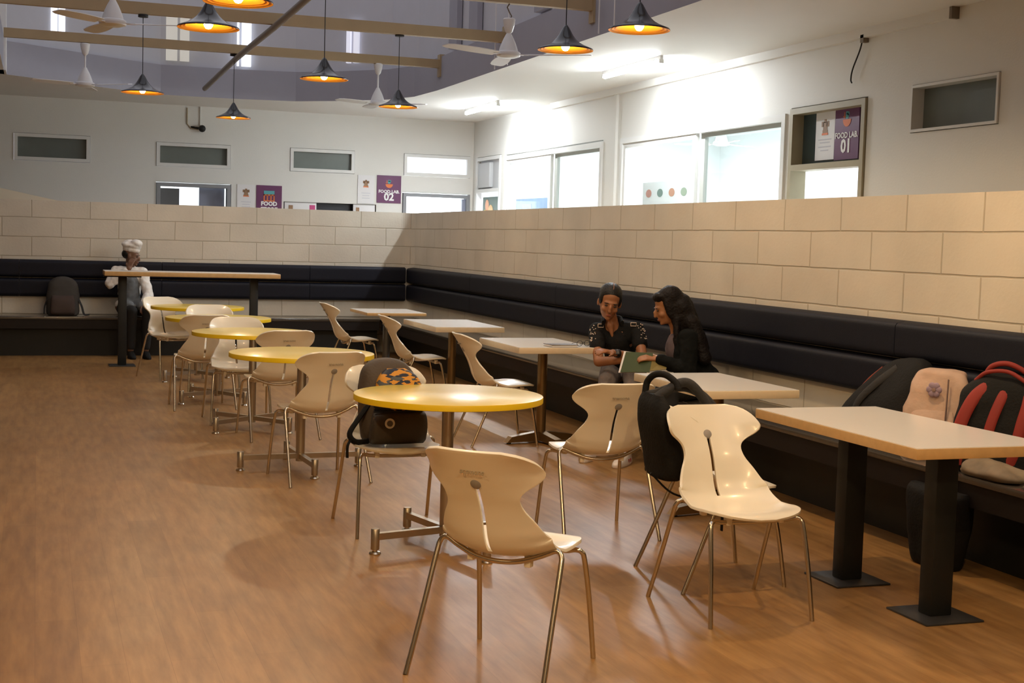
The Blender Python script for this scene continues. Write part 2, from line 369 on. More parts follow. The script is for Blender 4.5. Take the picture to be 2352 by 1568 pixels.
# lit low wall end seen above the block wall at far left
bm = bmesh.new(); fr_ = [(.27, 0), (-3.6, 0), (-3.6, 2.60), (.27, 1.835)]
a = [bm.verts.new((x, 18.0, z)) for x, z in fr_]; b = [bm.verts.new((x, 18.12, z)) for x, z in fr_]
bm.faces.new(a); bm.faces.new(b)
for k in range(4): bm.faces.new((a[k], a[(k + 1) % 4], b[(k + 1) % 4], b[k]))
struct(bm_obj('trim_7', bm, mat('lit_cream_parapet', (.85, .76, .60), .6)), 'sloping cream parapet rising behind the block wall at far left', 'parapet')
# kitchens behind the glass and rooms behind the doors
def room(name, a, b, m, label, open_side):
    """five inner faces of a box; open_side index left out: 0=-x 2=-y"""
    x0, y0, z0 = a; x1, y1, z1 = b; bm = bmesh.new(); t = .06
    walls = {0: ((x0 - t, y0, z0), (x0, y1, z1)), 1: ((x1, y0, z0), (x1 + t, y1, z1)), 2: ((x0, y0 - t, z0), (x1, y0, z1)), 3: ((x0, y1, z0), (x1, y1 + t, z1)), 4: ((x0, y0, z0 - t), (x1, y1, z0)), 5: ((x0, y0, z1), (x1, y1, z1 + t))}
    for k, (p, q) in walls.items():
        if k != open_side: bm_box(bm, p, q)
    o = bm_obj(name, bm, m); struct(o, label); return o
M_kit = mat('white_kitchen_tiles', (.86, .88, .87), .4)
room('wall_kitchen', (XO + .16, 9.0, 0), (10.2, 19.4, 3.22), M_kit, 'bright white kitchen seen through the glazed windows', 0)
room('wall_store', (4.9, YO + .16, 0), (6.3, 22.4, 3.2), M_kit, 'bright white room behind the far right door', 2)
room('wall_pantry', (1.3, YO + .16, 0), (2.8, 22.4, 3.2), M_kit, 'pale room behind the far left door', 2)

# ---------------------------------------------------------------- windows and doors
def hi_window(n, axis, a0, a1, z0, z1, glassm, label, depth=.10, fw=.045):
    val = YO if axis == 1 else XO
    def B(a, b, c, d, e, f):  # a0,a1,d0,d1,z0,z1
        return ((a, val + c, e), (b, val + d, f)) if axis == 1 else ((val + c, a, e), (val + d, b, f))
    bm = bmesh.new()
    for (p, q, r_, s_) in ((a0 + fw, a1 - fw, z0, z0 + fw), (a0 + fw, a1 - fw, z1 - fw, z1), (a0, a0 + fw, z0, z1), (a1 - fw, a1, z0, z1)):
        x = B(p, q, -.015, depth, r_, s_); bm_box(bm, *x)
    w = bm_obj('window_%d' % n, bm, M_alu); struct(w, label, 'window')
    x = B(a0 + fw - .005, a1 - fw + .005, depth - .05, depth - .035, z0 + fw - .005, z1 - fw + .005)
    box('pane', x[0], x[1], glassm, w)
    return w
hi_window(1, 1, -.285, .685, 2.395, 2.75, M_glassd, 'high narrow dark window at the left end of the far wall')
hi_window(2, 1, 1.565, 2.57, 2.395, 2.72, M_glassd, 'high narrow dark window above the left doorway')
hi_window(3, 1, 3.415, 4.345, 2.405, 2.73, M_glassd, 'high narrow dark window above the serving hatch')
hi_window(4, 1, 5.085, 6.095, 2.415, 2.73, M_daylit, 'high narrow bright window beside the far corner')
w = hi_window(5, 0, 7.715, 8.695, 2.39, 2.735, M_glassd, 'deep-set high window at the right end of the corridor wall', depth=.14, fw=.02)
def slider(n, y0, y1, ymid, label):
    bm = bmesh.new(); f = .06; z0, z1 = .9, 2.67
    for a, b in (((XO - .02, y0 + f, z0), (XO + .1, y1 - f, z0 + f)), ((XO - .02, y0 + f, z1 - f), (XO + .1, y1 - f, z1)), ((XO - .02, y0, z0), (XO + .1, y0 + f, z1)), ((XO - .02, y1 - f, z0), (XO + .1, y1, z1))): bm_box(bm, a, b)
    w = bm_obj('window_%d' % n, bm, M_alu); struct(w, label, 'window')
    bm = bmesh.new()
    for a, b in (((XO - .0, ymid, z0 + f), (XO + .04, ymid + .07, z1 - f)), ((XO - .0, y1 - f - .05, z0 + f), (XO + .04, y1 - f, z1 - f)), ((XO, ymid + .07, z1 - f - .05), (XO + .04, y1 - f - .05, z1 - f)), ((XO, ymid + .07, z0 + f), (XO + .04, y1 - f - .05, z0 + f + .05))): bm_box(bm, a, b)
    bm_obj('sash', bm, M_alu, w)
    bm = bmesh.new()
    for a, b in (((XO + .05, ymid - .10, z0 + f), (XO + .09, ymid - .02, z1 - f)), ((XO + .05, y0 + f, z1 - f - .04), (XO + .09, ymid - .10, z1 - f)), ((XO + .05, y0 + f, z0 + f), (XO + .09, ymid - .10, z0 + f + .04))): bm_box(bm, a, b)
    bm_obj('sash', bm, mat('grey_sash', (.40, .41, .38), .4), w)
    box('pane', (XO + .018, ymid + .07, z0 + f), (XO + .024, y1 - f - .05, z1 - f), M_glass, w)
    box('pane', (XO + .068, y0 + f, z0 + f), (XO + .074, ymid - .02, z1 - f), M_glass, w)
    return w
slider(6, 14.56, 18.0, 16.25, 'far pair of sliding kitchen windows with white frame')
slider(7, 10.49, 14.04, 12.22, 'near pair of sliding kitchen windows with white frame')
def doorframe(n, axis, a0, a1, z1, m, label, fw=.05, transom=None):
    val = YO if axis == 1 else XO; bm = bmesh.new()
    def B(a, b, e, f): return ((a, val - .02, e), (b, val + .13, f)) if axis == 1 else ((val - .02, a, e), (val + .13, b, f))
    for q in ((a0, a0 + fw, 0, z1), (a1 - fw, a1, 0, z1), (a0 + fw, a1 - fw, z1 - fw, z1)): bm_box(bm, *B(*q))
    if transom: bm_box(bm, *B(a0 + fw, a1 - fw, transom - fw, transom))
    w = bm_obj('door_%d' % n, bm, m); struct(w, label, 'door'); return w
d1 = doorframe(1, 1, 1.57, 2.58, 2.17, M_grey, 'left doorway in the far wall with grey frame')
box('door_leaf', (1.63, YO + .25, 0), (1.90, YO + .29, 2.10), mat('dark_grey_panel', (.12, .12, .125), .5), d1)
box('door_leaf', (2.17, YO + .2, 0), (2.52, YO + .24, 2.14), M_blueg, d1)
box('pane', (1.90, YO + .9, .2), (2.18, YO + .92, 2.2), M_daylit, d1)
d2 = doorframe(2, 1, 5.08, 6.10, 2.16, M_grey, 'right doorway in the far wall with blue-grey frame')
box('door_leaf', (5.99, YO + .02, 0), (6.06, YO + .6, 2.1), M_blueg, d2)
box('pane', (4.95, YO + 2.6, .2), (6.25, YO + 2.62, 2.3), M_daylit, d2)
d3 = doorframe(3, 0, 9.28, 10.41, 2.70, M_tan, 'beige framed doorway with transom sign in the corridor wall', transom=2.22)
box('pane', (XO + .09, 9.33, 2.22), (XO + .10, 10.36, 2.65), mat('dark_teal_glass', (.05, .075, .08), .15), d3)
box('pane', (XO + .10, 9.33, 1.0), (XO + .11, 10.04, 2.17), M_daylit, d3)
d4 = doorframe(4, 0, 18.2, 19.3, 2.70, M_alu, 'white framed side door in the corner with a ventilation box above', transom=2.24)
box('vent_panel', (XO + .03, 18.25, 2.24), (XO + .08, 19.25, 2.66), M_hvac, d4)
box('vent_box', (XO - .03, 18.65, 2.26), (XO + .05, 19.18, 2.62), M_hvac, d4, bevel=.02)
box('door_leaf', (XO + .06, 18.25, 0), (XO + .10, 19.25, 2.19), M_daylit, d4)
# serving hatch
hp = struct(box('window_8', (3.33, YO + .12, 1.0), (4.68, YO + .14, 1.97), M_dk), 'dark serving hatch in the far wall', 'window')
# coving beam along the corridor wall, cable runs
struct(box('trim_2', (XO - .05, 8.22, ZC - .075), (XO, 16.2, ZC), M_wall), 'white boxed trunking along the top of the corridor wall', 'trunking')
struct(box('trim_3', (XO - .03, 14.15, 0), (XO, 14.22, ZC), M_wall), 'slim white cover strip on the corridor wall', 'trim')

# ================================================================ ATRIUM: beams, windows
def beam(y, w, h, z, label, x0=-.33, x1=4.45):
    t = thing('roof_beam', label, 'beam', (x0, y, z), group='tan steel beams spanning the atrium')
    box('beam_tube', (0, -w / 2, -h / 2), (x1 - x0, w / 2, h / 2), M_beam, t)
    box('end_plate', (x1 - x0 - .02, -.05, -h / 2 - .10), (x1 - x0 + .04, .05, h / 2 + .06), M_beam, t)
    return t
beam(15.5, .07, .095, 3.535, 'farthest tan steel beam, with the smallest lamps and a fan under it')
beam(13.15, .07, .105, 3.535, 'second farthest tan steel beam above the yellow tables')
beam(10.85, .07, .12, 3.52, 'third tan steel beam, ending at the bracket near the right lamps')
beam(8.85, .07, .12, 3.54, 'tan steel beam carrying the near pendant lamps, above the top edge')
beam(7.8, .07, .12, 3.54, 'tan steel beam carrying the topmost pendant lamp, above the top edge')
tag(tube('roof_brace', [(2.03, 17.95, 3.33), (2.10, 15.5, 3.44), (2.12, 13.15, 3.45), (2.14, 6, 3.5)], .032, M_brace), 'slim brown brace tube crossing under the tan beams', 'brace')
def awin(P, a, b, z0, z1, n, label, gm=None):
    """tall narrow window on the atrium wall, between points a,b (xy)"""
    a = Vector((*a, 0)); b = Vector((*b, 0)); d = (b - a).normalized(); nn = Vector((d.y, -d.x, 0))
    bm = bmesh.new(); L = (b - a).length
    bm_box(bm, (0, -.01, 0), (L, .03, z1 - z0))
    w = bm_obj('window_%d' % n, bm, gm or M_daylit, loc=(a.x, a.y, z0), rot=(0, 0, math.atan2(d.y, d.x))); struct(w, label, 'window')
YA = 18.13
M_dim = mat('dim_daylit_glass', (.6, .58, .52), .5, emit=(.9, .85, .75), estr=.30)
M_mid = mat('pale_daylit_glass', (.7, .7, .75), .5, emit=(.85, .86, 1.0), estr=.55)
for i, (x0, x1, z0, z1, ya) in enumerate(((1.56, 1.70, 3.68, 4.3, YA), (1.735, 1.85, 3.68, 4.3, YA), (2.45, 2.475, 3.66, 4.25, 18.07), (2.51, 2.63, 3.66, 4.25, 18.07))):
    awin(None, (x0, ya), (x1, ya), z0, z1, 9 + i, 'tall narrow window pane in the far atrium wall', M_dim if i < 2 else M_daylit)
awin(None, (.17, 17.29), (.225, 17.33), 3.8, 4.9, 13, 'tall narrow daylit window in the left atrium wall')
awin(None, (.26, 17.355), (.315, 17.395), 3.8, 4.9, 14, 'tall narrow daylit window in the left atrium wall')
awin(None, (3.76, 17.47), (3.80, 17.43), 3.72, 4.25, 15, 'short narrow daylit window at the right of the atrium', M_mid)
awin(None, (3.835, 17.395), (3.885, 17.345), 3.72, 4.25, 16, 'short narrow daylit window at the right of the atrium', M_mid)
for i, (y0, y1) in enumerate(((14.83, 15.14), (14.08, 14.38), (12.0, 12.3))):
    struct(box('trim_%d' % (4 + i), (4.44, y0, 3.66), (4.50, y1, 5.5), M_lavd), 'darker pier on the right atrium wall', 'pier')

# ================================================================ PENDANT LAMPS
def make_lamp(zc):
    t = thing('pendant_lamp', '', 'lamp', group='black and gold pendant lamps under the atrium')
    prof = [(.1925, 0), (.1935, .004), (.190, .010), (.165, .020), (.130, .034), (.098, .053), (.072, .076), (.052, .102), (.036, .130), (.022, .155), (.010, .172), (0, .176)]
    lathe('lamp_shade', prof, M_lampb, t, 48, caps=False, smooth=60)
    inner = [(.1922, .0005), (.172, .010), (.168, .006), (.150, .016), (.146, .012), (.120, .026), (.090, .044), (.062, .070), (.040, .105), (.02, .13), (0, .135)]
    lathe('shade_lining', inner, M_gold, t, 48, caps=False, smooth=60)
    lathe('bulb', [(0, -.004), (.016, .0), (.027, .016), (.030, .034), (.022, .055), (.014, .075), (0, .078)], M_bulb, t, 20)
    tube('cord', [(0, 0, .17), (0, 0, zc)], .0035, M_cord, t, 8)
    lathe('ceiling_plate', [(.045, zc - .012), (.045, zc + .012)], M_cord, t, 20)
    l = bpy.data.lights.new('lamp_light', 'SPOT'); l.spot_size = R(172); l.spot_blend = .25; l.energy = LAMP_W; l.color = (1.0, .76, .46); l.shadow_soft_size = .03
    lo = bpy.data.objects.new('lamp_light', l); C.objects.link(lo); lo.parent = t; lo.location = (0, 0, -.006)
    return t
lamps = [((1.05, 7.73, 2.77), 'topmost black pendant lamp, cut by the top edge of the photo'),
         ((1.02, 8.86, 2.78), 'black and gold pendant lamp just below the one cut by the top edge'),
         ((.92, 13.1, 2.76), 'leftmost black and gold pendant lamp, beside the left ceiling fan'),
         ((2.08, 15.57, 2.78), 'smallest pendant lamp, hanging lowest in front of the far wall'),
         ((2.18, 10.96, 2.75), 'pendant lamp on a long cord in the middle of the atrium'),
         ((3.36, 13.17, 2.78), 'small pendant lamp hanging right of the far white fan'),
         ((3.44, 8.87, 2.82), 'pendant lamp hanging just right of the near white fan'),
         ((3.54, 7.87, 2.83), 'large rightmost pendant lamp in front of the ceiling slab')]
l0 = None
for i, (p, lab) in enumerate(lamps):
    zc = 3.48 - p[2]
    if i == 0: l0 = make_lamp(.70); l0.location = p; l0['label'] = lab
    else: dup(l0, p, i * .7, lab)
# unseen copies of the pendant, added to warm and brighten the foreground
def relight(o, w):
    for c in o.children:
        if c.type == 'LIGHT': c.data = c.data.copy(); c.data.energy = w; c.data.color = (1.0, .68, .33)
for p, w in (((1.05, 5.4, 2.77), 40), ((3.5, 5.6, 2.8), 62), ((2.1, 3.0, 2.77), 58), ((3.6, 2.6, 2.8), 55), ((.9, .9, 2.77), 190), ((-.9, 3.0, 2.77), 125)):
    relight(dup(l0, p, 0, 'added pendant lamp above the view, warm fill for the near part of the hall'), w)

# ================================================================ CEILING FANS
def make_fan(loc, zc, angs, label, hook=False, L=.58):
    t = thing('ceiling_fan', label, 'fan', loc, group='white three-blade ceiling fans')
    lathe('motor_housing', [(0, -.035), (.06, -.034), (.098, -.022), (.104, -.004), (.098, .012), (.080, .022), (.074, .045), (.060, .085), (.042, .125), (.026, .155), (.016, .175), (0, .178)], M_fan, t, 36)
    tube('down_rod', [(0, 0, .17), (0, 0, zc - .05)], .010, M_fan, t, 10)
    lathe('canopy', [(.012, zc - .13), (.03, zc - .11), (.045, zc - .06), (.052, zc - .01), (.045, zc)], M_fan, t, 24)
    if hook: tube('hook', [(0, 0, zc - .02), (.02, 0, zc + .02), (0, 0, zc + .05), (-.02, 0, zc + .09), (0, 0, zc + .12)], .006, M_brace, t, 8)
    for a in angs:
        bm = bmesh.new(); n = 10
        rows = []
        for k in range(n + 1):
            u = k / n; x = .14 + u * (L - .14); wd = .048 + .016 * math.sin(u * PI * .9); 
            if k == n: wd *= .7
            tw = .20 * (1 - u * .4)
            rows.append([bm.verts.new((x, -wd, -.012 - wd * tw)), bm.verts.new((x, wd, -.012 + wd * tw)), bm.verts.new((x, wd, -.006 + wd * tw)), bm.verts.new((x, -wd, -.006 - wd * tw))])
        for A, B in zip(rows, rows[1:]):
            for q in range(4): bm.faces.new((A[q], A[(q + 1) % 4], B[(q + 1) % 4], B[q]))
        bm.faces.new(rows[0]); bm.faces.new(rows[-1][::-1])
        bm_box(bm, (.07, -.018, -.014), (.17, .018, -.006))
        bm_obj('blade', bm, M_fan, t, rot=(0, 0, R(a)), smooth=30)
    return t
make_fan((.54, 10.85, 3.06), .42, (-15, 105, 225), 'white ceiling fan at the upper left, cut near the top edge')
make_fan((.49, 15.5, 3.05), .43, (-40, 80, 200), 'small white ceiling fan left of the leftmost pendant lamp')
make_fan((3.70, 10.85, 3.05), .29, (205, 330, 80), 'near white ceiling fan hung from a hook under a beam', hook=True, L=.70)
make_fan((3.71, 15.5, 3.04), .45, (205, 90, 330), 'far white ceiling fan behind the small right pendant lamp')

# ================================================================ CORRIDOR TUBES
def tube_light(loc, L, rotz, label):
    t = thing('fluorescent_light', label, 'lamp', loc, rotz, 'fluorescent batten lights on the corridor ceiling')
    box('batten', (-L / 2 - .03, -.015, -.0), (L / 2 + .03, .015, .035), M_alu, t)
    tube('tube', [(-L / 2, 0, -.026), (L / 2, 0, -.026)], .018, M_tube, t, 12)
    for sx in (-1, 1): box('end_cap', (sx * (L / 2 + .02) - .012, -.02, -.035), (sx * (L / 2 + .02) + .012, .02, .0), M_alu, t)
    l = bpy.data.lights.new('tube_light', 'AREA'); l.shape = 'RECTANGLE'; l.size = L; l.size_y = .05; l.energy = TUBE_W; l.color = (.93, .97, 1.0)
    lo = bpy.data.objects.new('tube_light', l); C.objects.link(lo); lo.parent = t; lo.location = (0, 0, -.055)
tube_light((5.42, 12.2, ZC - .036), 1.3, R(90), 'nearer bright fluorescent tube on the corridor ceiling')
tube_light((5.42, 16.9, ZC - .036), 1.3, R(90), 'farther bright fluorescent tube on the corridor ceiling')
# ================================================================ SIGNS
def crest(parent, x, z, s, put):
    """small coat-of-arms-like emblem of simple shapes"""
    bm = bmesh.new()
    for (a, b, c, d) in ((-.5, .15, -.2, .55), (.2, .15, .5, .55), (-.28, -.1, .28, .5), (-.15, .45, .15, .7), (-.35, -.35, .35, -.1)):
        bm_box(bm, (a * s, -.002, b * s), (c * s, 0, d * s))
    put('emblem', bm, M_brown, x, z)
    bm = bmesh.new(); bm_box(bm, (-.42 * s, -.0025, -.48 * s), (.42 * s, 0, -.33 * s)); put('emblem_ribbon', bm, M_orange, x, z)
def sign_far(kind, x0, x1, z0, z1, label):
    cx, cz = (x0 + x1) / 2, (z0 + z1) / 2; w, h = x1 - x0, z1 - z0
    o = box('wall_sign', (-w / 2, -.012, -h / 2), (w / 2, 0, h / 2), M_purp if kind != 'paper' else M_paper, loc=(cx, YO, cz)); tag(o, label, 'sign')
    def put(nm, bm, m, x, z): bm_obj(nm, bm, m, o, loc=(x, -.0125, z))
    if kind == 'paper':
        crest(o, 0, h * .18, w * .38, put)
        for k, (ww, zz) in enumerate(((.55, -.08), (.42, -.17), (.48, -.26))):
            bm = bmesh.new(); bm_box(bm, (-w * ww / 2, -.001, -.004), (w * ww / 2, 0, .004)); put('text_line', bm, mat('faint_print', (.6, .6, .66), .7), 0, h * zz - .02)
    if kind == 'store':
        bm = bmesh.new(); bm_box(bm, (-.075, -.003, 0), (.075, 0, .05)); put('awning', bm, M_teal, 0, h * .20)
        bm = bmesh.new()
        for k in (-.07, -.025, .025, .07): bm_box(bm, (k - .008, -.002, -.085), (k + .008, 0, 0))
        bm_box(bm, (-.078, -.002, -.10), (.078, 0, -.085)); bm_box(bm, (-.078, -.002, -.018), (.078, 0, 0)); put('shop_front', bm, M_orange, 0, h * .20)
        text('lettering', 'FOOD\nSTORE', .080, M_signw, o, (0, -.0135, -.092), (R(90), 0, 0), bold=.004)
    if kind == 'lab2':
        bowl(o, 0, .045, put, .055); text('lettering', 'FOOD LAB.', .062, M_signw, o, (0, -.0135, -.035), (R(90), 0, 0), bold=.002)
        text('number', '02', .15, M_signw, o, (0, -.0135, -.115), (R(90), 0, 0), bold=.005)
    return o
def bowl(o, x, z, put, r):
    bm = bmesh.new(); v = [bm.verts.new((r * math.cos(PI + PI * k / 16), -.0015, r * math.sin(PI + PI * k / 16))) for k in range(17)]; bm.faces.new(v); put('bowl', bm, M_orange, x, z + .03)
    bm = bmesh.new()
    for (cx, cz, rr) in ((.01, .03, .4), (.25, .35, .28), (-.1, .45, .22)):
        v = [bm.verts.new((r * (cx + rr * math.cos(2 * PI * k / 14)), -.001, r * (cz + rr * math.sin(2 * PI * k / 14)))) for k in range(14)]; bm.faces.new(v)
    put('food_shape', bm, M_teal, x, z + .055)
    bm = bmesh.new(); bm_box(bm, (-r * .7, -.001, 0), (-r * .55, 0, r * .9)); bm_box(bm, (-r * .95, -.001, r * .25), (-r * .3, 0, r * .38)); put('fork_shape', bm, M_orange, x, z + .035)
sign_far('store', 2.94, 3.30, 1.77, 2.185, 'purple FOOD STORE sign on the far wall beside the left doorway')
sign_far('paper', 2.67, 2.92, 1.80, 2.185, 'white notice with crest left of the purple FOOD STORE sign')
sign_far('lab2', 4.685, 5.045, 2.0, 2.40, 'purple FOOD LAB. 02 sign left of the bright far doorway')
sign_far('paper', 4.40, 4.64, 1.98, 2.39, 'white notice with crest left of the FOOD LAB. 02 sign')
# notice boards either side of the hatch
for x0, x1, lab in ((3.34, 3.80, 'white notice board with pink corner at the left of the dark hatch'), (4.335, 4.66, 'white notice board at the right of the dark hatch')):
    nb = box('notice_board', (-(x1 - x0) / 2, -.012, -.25), ((x1 - x0) / 2, 0, .01), M_paper, loc=((x0 + x1) / 2, YO, 1.95), bevel=.008); tag(nb, lab, 'notice board')
    box('board_frame', (-(x1 - x0) / 2, -.016, .008), ((x1 - x0) / 2, 0, .018), M_rub, nb)
    if x0 < 4:
        box('pink_corner', (.13, -.015, -.10), (.21, -.0125, -.02), M_pink, nb)
    box('emblem', (-.17 if x0 < 4 else -.12, -.015, -.09), (-.11 if x0 < 4 else -.07, -.0125, -.03), M_brown, nb)
# transom signs on the corridor door
ts = box('transom_sign', (0, -.175, -.21), (.008, .175, .21), M_purp, loc=(XO + .078, 9.672, 2.452)); tag(ts, 'purple FOOD LAB. 01 sign above the beige framed door', 'sign')
rt = (R(90), 0, R(-90))
text('lettering', 'FOOD LAB.', .066, M_signw, ts, (-.002, 0, -.015), rt, bold=.002); text('number', '01', .15, M_signw, ts, (-.002, 0, -.105), rt, bold=.006)
def putr(nm, bm, m, x, z): bm_obj(nm, bm, m, ts, loc=(-.0005, -x, z), rot=(0, 0, R(-90)))
bowl(ts, 0, .085, putr, .06)
tp = box('transom_sign', (0, -.145, -.20), (.008, .145, .20), M_paper, loc=(XO + .078, 9.995, 2.452)); tag(tp, 'white notice with grey crest left of the FOOD LAB. 01 sign', 'sign')
def putp(nm, bm, m, x, z): bm_obj(nm, bm, m, tp, loc=(-.0005, -x, z), rot=(0, 0, R(-90)))
crest(tp, 0, .06, .11, putp)
for k, (ww, zz) in enumerate(((.2, -.03), (.15, -.055), (.19, -.09), (.12, -.12))):
    bm = bmesh.new(); bm_box(bm, (-ww / 2, -.001, -.004), (ww / 2, 0, .004)); putp('text_line', bm, mat('faint_print', (.6, .6, .66), .7), 0, zz)
# posters seen through the kitchen glass
def kposter(x, y, z, w, h, label, rotz=-90, m=M_paper):
    o = box('poster', (-w / 2, -.006, -h / 2), (w / 2, 0, h / 2), m, loc=(x, y, z), rot=(0, 0, R(rotz))); tag(o, label, 'poster'); return o
kp = kposter(XO + .064, 12.98, 1.95, 1.15, .44, 'poster of small food pictures on the near kitchen window')
cols = [(.55, .25, .2), (.2, .28, .25), (.6, .3, .2), (.35, .4, .3), (.6, .5, .35), (.6, .25, .2), (.5, .2, .15), (.5, .35, .2)]
for k in range(8):
    bm = bmesh.new(); rr = .055; v = [bm.verts.new((rr * 1.3 * math.cos(2 * PI * q / 16), -.001, rr * .8 * math.sin(2 * PI * q / 16))) for q in range(16)]; bm.faces.new(v)
    bm_obj('food_picture', bm, mat('food_%d' % k, cols[k], .6), kp, loc=(-.42 + (k % 4) * .28, -.0065, .10 if k < 4 else -.08))
kb = kposter(XO + .064, 17.05, 1.86, 1.3, .42, 'pale blue poster on the far kitchen window', m=mat('pale_blue_print', (.35, .45, .65), .5, noise_amt=.2, noise_scale=6))
box('picture_panel', (-.60, -.012, -.15), (-.02, -.006, .14), mat('grey_blue_print', (.42, .44, .55), .5, noise_amt=.25, noise_scale=8), kb)
kf = kposter(XO - .0, 18.62, 1.92, .70, .40, 'fruit poster in the corner beside the far kitchen windows', m=mat('dark_green_print', (.03, .08, .05), .5))
for k, (fx, fz, fr, fc) in enumerate(((-.15, .08, .085, (.8, .32, .1)), (.02, -.03, .12, (.8, .5, .15)), (-.24, -.1, .12, (.85, .65, .05)), (.2, -.08, .09, (.75, .35, .1)))):
    bm = bmesh.new(); v = [bm.verts.new((fr * math.cos(2 * PI * q / 20), -.002 - k * .001, fr * math.sin(2 * PI * q / 20))) for q in range(20)]; bm.faces.new(v); bm_obj('fruit', bm, mat('fruit_%d' % k, fc, .5), kf, loc=(fx, -.0065, fz))
# camera on the far wall, its conduits
sc = thing('security_camera', 'small black security camera on conduit pipes on the far wall', 'camera', (2.17, YO, 2.93))
blob('camera_body', [('e', (0, -.07, 0), (.05, .06, .05)), ('c', (0, -.03, 0), (-.14, -.01, .02), .02, .015)], M_blk, sc, .01)
tube('conduit', [(-.02, -.012, .30), (-.02, -.012, .03)], .009, M_wall, sc, 8)
tube('conduit', [(-.20, -.012, .28), (-.20, -.012, .06), (-.15, -.012, 0), (-.05, -.012, -.01)], .008, mat('tan_conduit', (.42, .34, .22), .6), sc, 8)
hw = tube('loose_cable', spline([(XO - .03, 9.33, 3.19), (XO - .03, 9.37, 3.08), (XO - .03, 9.46, 2.94), (XO - .03, 9.48, 2.86), (XO - .04, 9.45, 2.83)], 6), .006, M_cord, None, 8); tag(hw, 'thin loose cable hanging on the corridor wall above the beige door', 'cable')
tag(box('wall_clip', (XO - .05, 9.30, 3.13), (XO, 9.345, 3.19), M_brace), 'small brown clip where the loose cable leaves the corridor wall', 'bracket')
tag(box('trunking_end_bracket', (XO - .065, 8.19, ZC - .085), (XO, 8.22, ZC - .001), M_brace), 'dark bracket closing the end of the white trunking', 'bracket')
for y, z0 in ((13.35, ZC), (12.95, ZC), (10.62, ZC), (10.3, ZC)):
    tag(tube('hanging_rod', [(4.41, y, z0), (4.41, y, 4.4)], .006, M_fan, None, 6), 'thin white rod running up the right atrium wall', 'rod', 'thin white rods on the right atrium wall')
# ceiling fan inside the kitchen
make_fan((8.0, 15.2, 2.78), .42, (20, 140, 260), 'ceiling fan faintly seen inside the near kitchen window', L=.6)

# ================================================================ BENCHES
SZ = .545
def cushion(parent, path_a, path_b, z0, z1, t=.07):
    """upholstered panel between two xy points, facing into the room (left of a->b)"""
    a = Vector((*path_a, 0)); b = Vector((*path_b, 0)); d = (b - a); L = d.length; ang = math.atan2(d.y, d.x)
    bm = bmesh.new(); nu, nv = 40, 16; g = .003
    grid = []
    for i in range(nu + 1):
        row = []
        for j in range(nv + 1):
            u = i / nu; u = min(1, max(0, (i - 1) / (nu - 2) )) ; v = j / nv
            puff = (1 - (2 * v - 1) ** 10) ** .7 * (1 if 0 < i < nu else 0)
            row.append(bm.verts.new((g + u * (L - 2 * g), -.012 - t * puff, z0 + g + v * (z1 - z0 - 2 * g))))
        grid.append(row)
    for i in range(nu):
        for j in range(nv): bm.faces.new((grid[i][j], grid[i + 1][j], grid[i + 1][j + 1], grid[i][j + 1]))
    bm_box(bm, (g, -.013, z0 + g), (L - g, 0, z1 - g))
    return bm_obj('back_cushion', bm, M_navy, parent, loc=(a.x, a.y, 0), rot=(0, 0, ang), smooth=60)
b1 = thing('bench', 'long cream bench with navy cushioned back along the right block wall', 'bench', (4.4, 8, 0))
def rel(t, o): o.location = Vector(o.location) - Vector(t.location); return o
edge = 4.10
SZ = .465
M_seat = mat('polished_dark_seat', (.07, .058, .045), .14, spec=.6, coat=.5, noise_amt=.15, noise_scale=30)
M_fas = mat('dark_brown_fascia', (.012, .009, .009), .5, spec=.3)
rel(b1, box('seat', (edge, -4, SZ - .03), (XB - .002, YB - .003, SZ), M_seat, b1, bevel=.004))
rel(b1, box('front_fascia', (edge + .01, -4, SZ - .14), (edge + .04, 16.72, SZ - .028), M_fas, b1))
rel(b1, box('plinth', (edge + .24, -4, 0), (XB - .01, 16.72, SZ - .03), M_blk, b1))
ys = [17.26, 14.5, 11.83, 9.17, 6.51, 3.85, 1.2]
for ya, yb in zip(ys, ys[1:]):
    rel(b1, cushion(b1, (XB - .002, ya), (XB - .002, yb), .67, .90)); rel(b1, cushion(b1, (XB - .002, ya), (XB - .002, yb), .90, 1.12))
b2 = thing('bench', 'far bench with navy cushioned back and dark front under the far block wall', 'bench', (0, YB, 0))
ef = 16.74
rel(b2, box('seat', (-5.9, ef, SZ - .031), (edge - .003, YB - .003, SZ + .001), M_seat, b2, bevel=.004))
rel(b2, box('front_fascia', (-5.9, ef + .01, SZ - .14), (edge - .005, ef + .04, SZ - .028), M_fas, b2))
rel(b2, box('plinth', (-5.9, ef + .12, 0), (edge - .005, YB - .004, SZ - .031), M_blk, b2))
xs = [-3.85, -2.02, -.19, 1.46, 3.29, XB - .10]
for xa, xb in zip(xs, xs[1:]):
    rel(b2, cushion(b2, (xa, YB - .002), (xb, YB - .002), .67, .90)); rel(b2, cushion(b2, (xa, YB - .002), (xb, YB - .002), .90, 1.12))

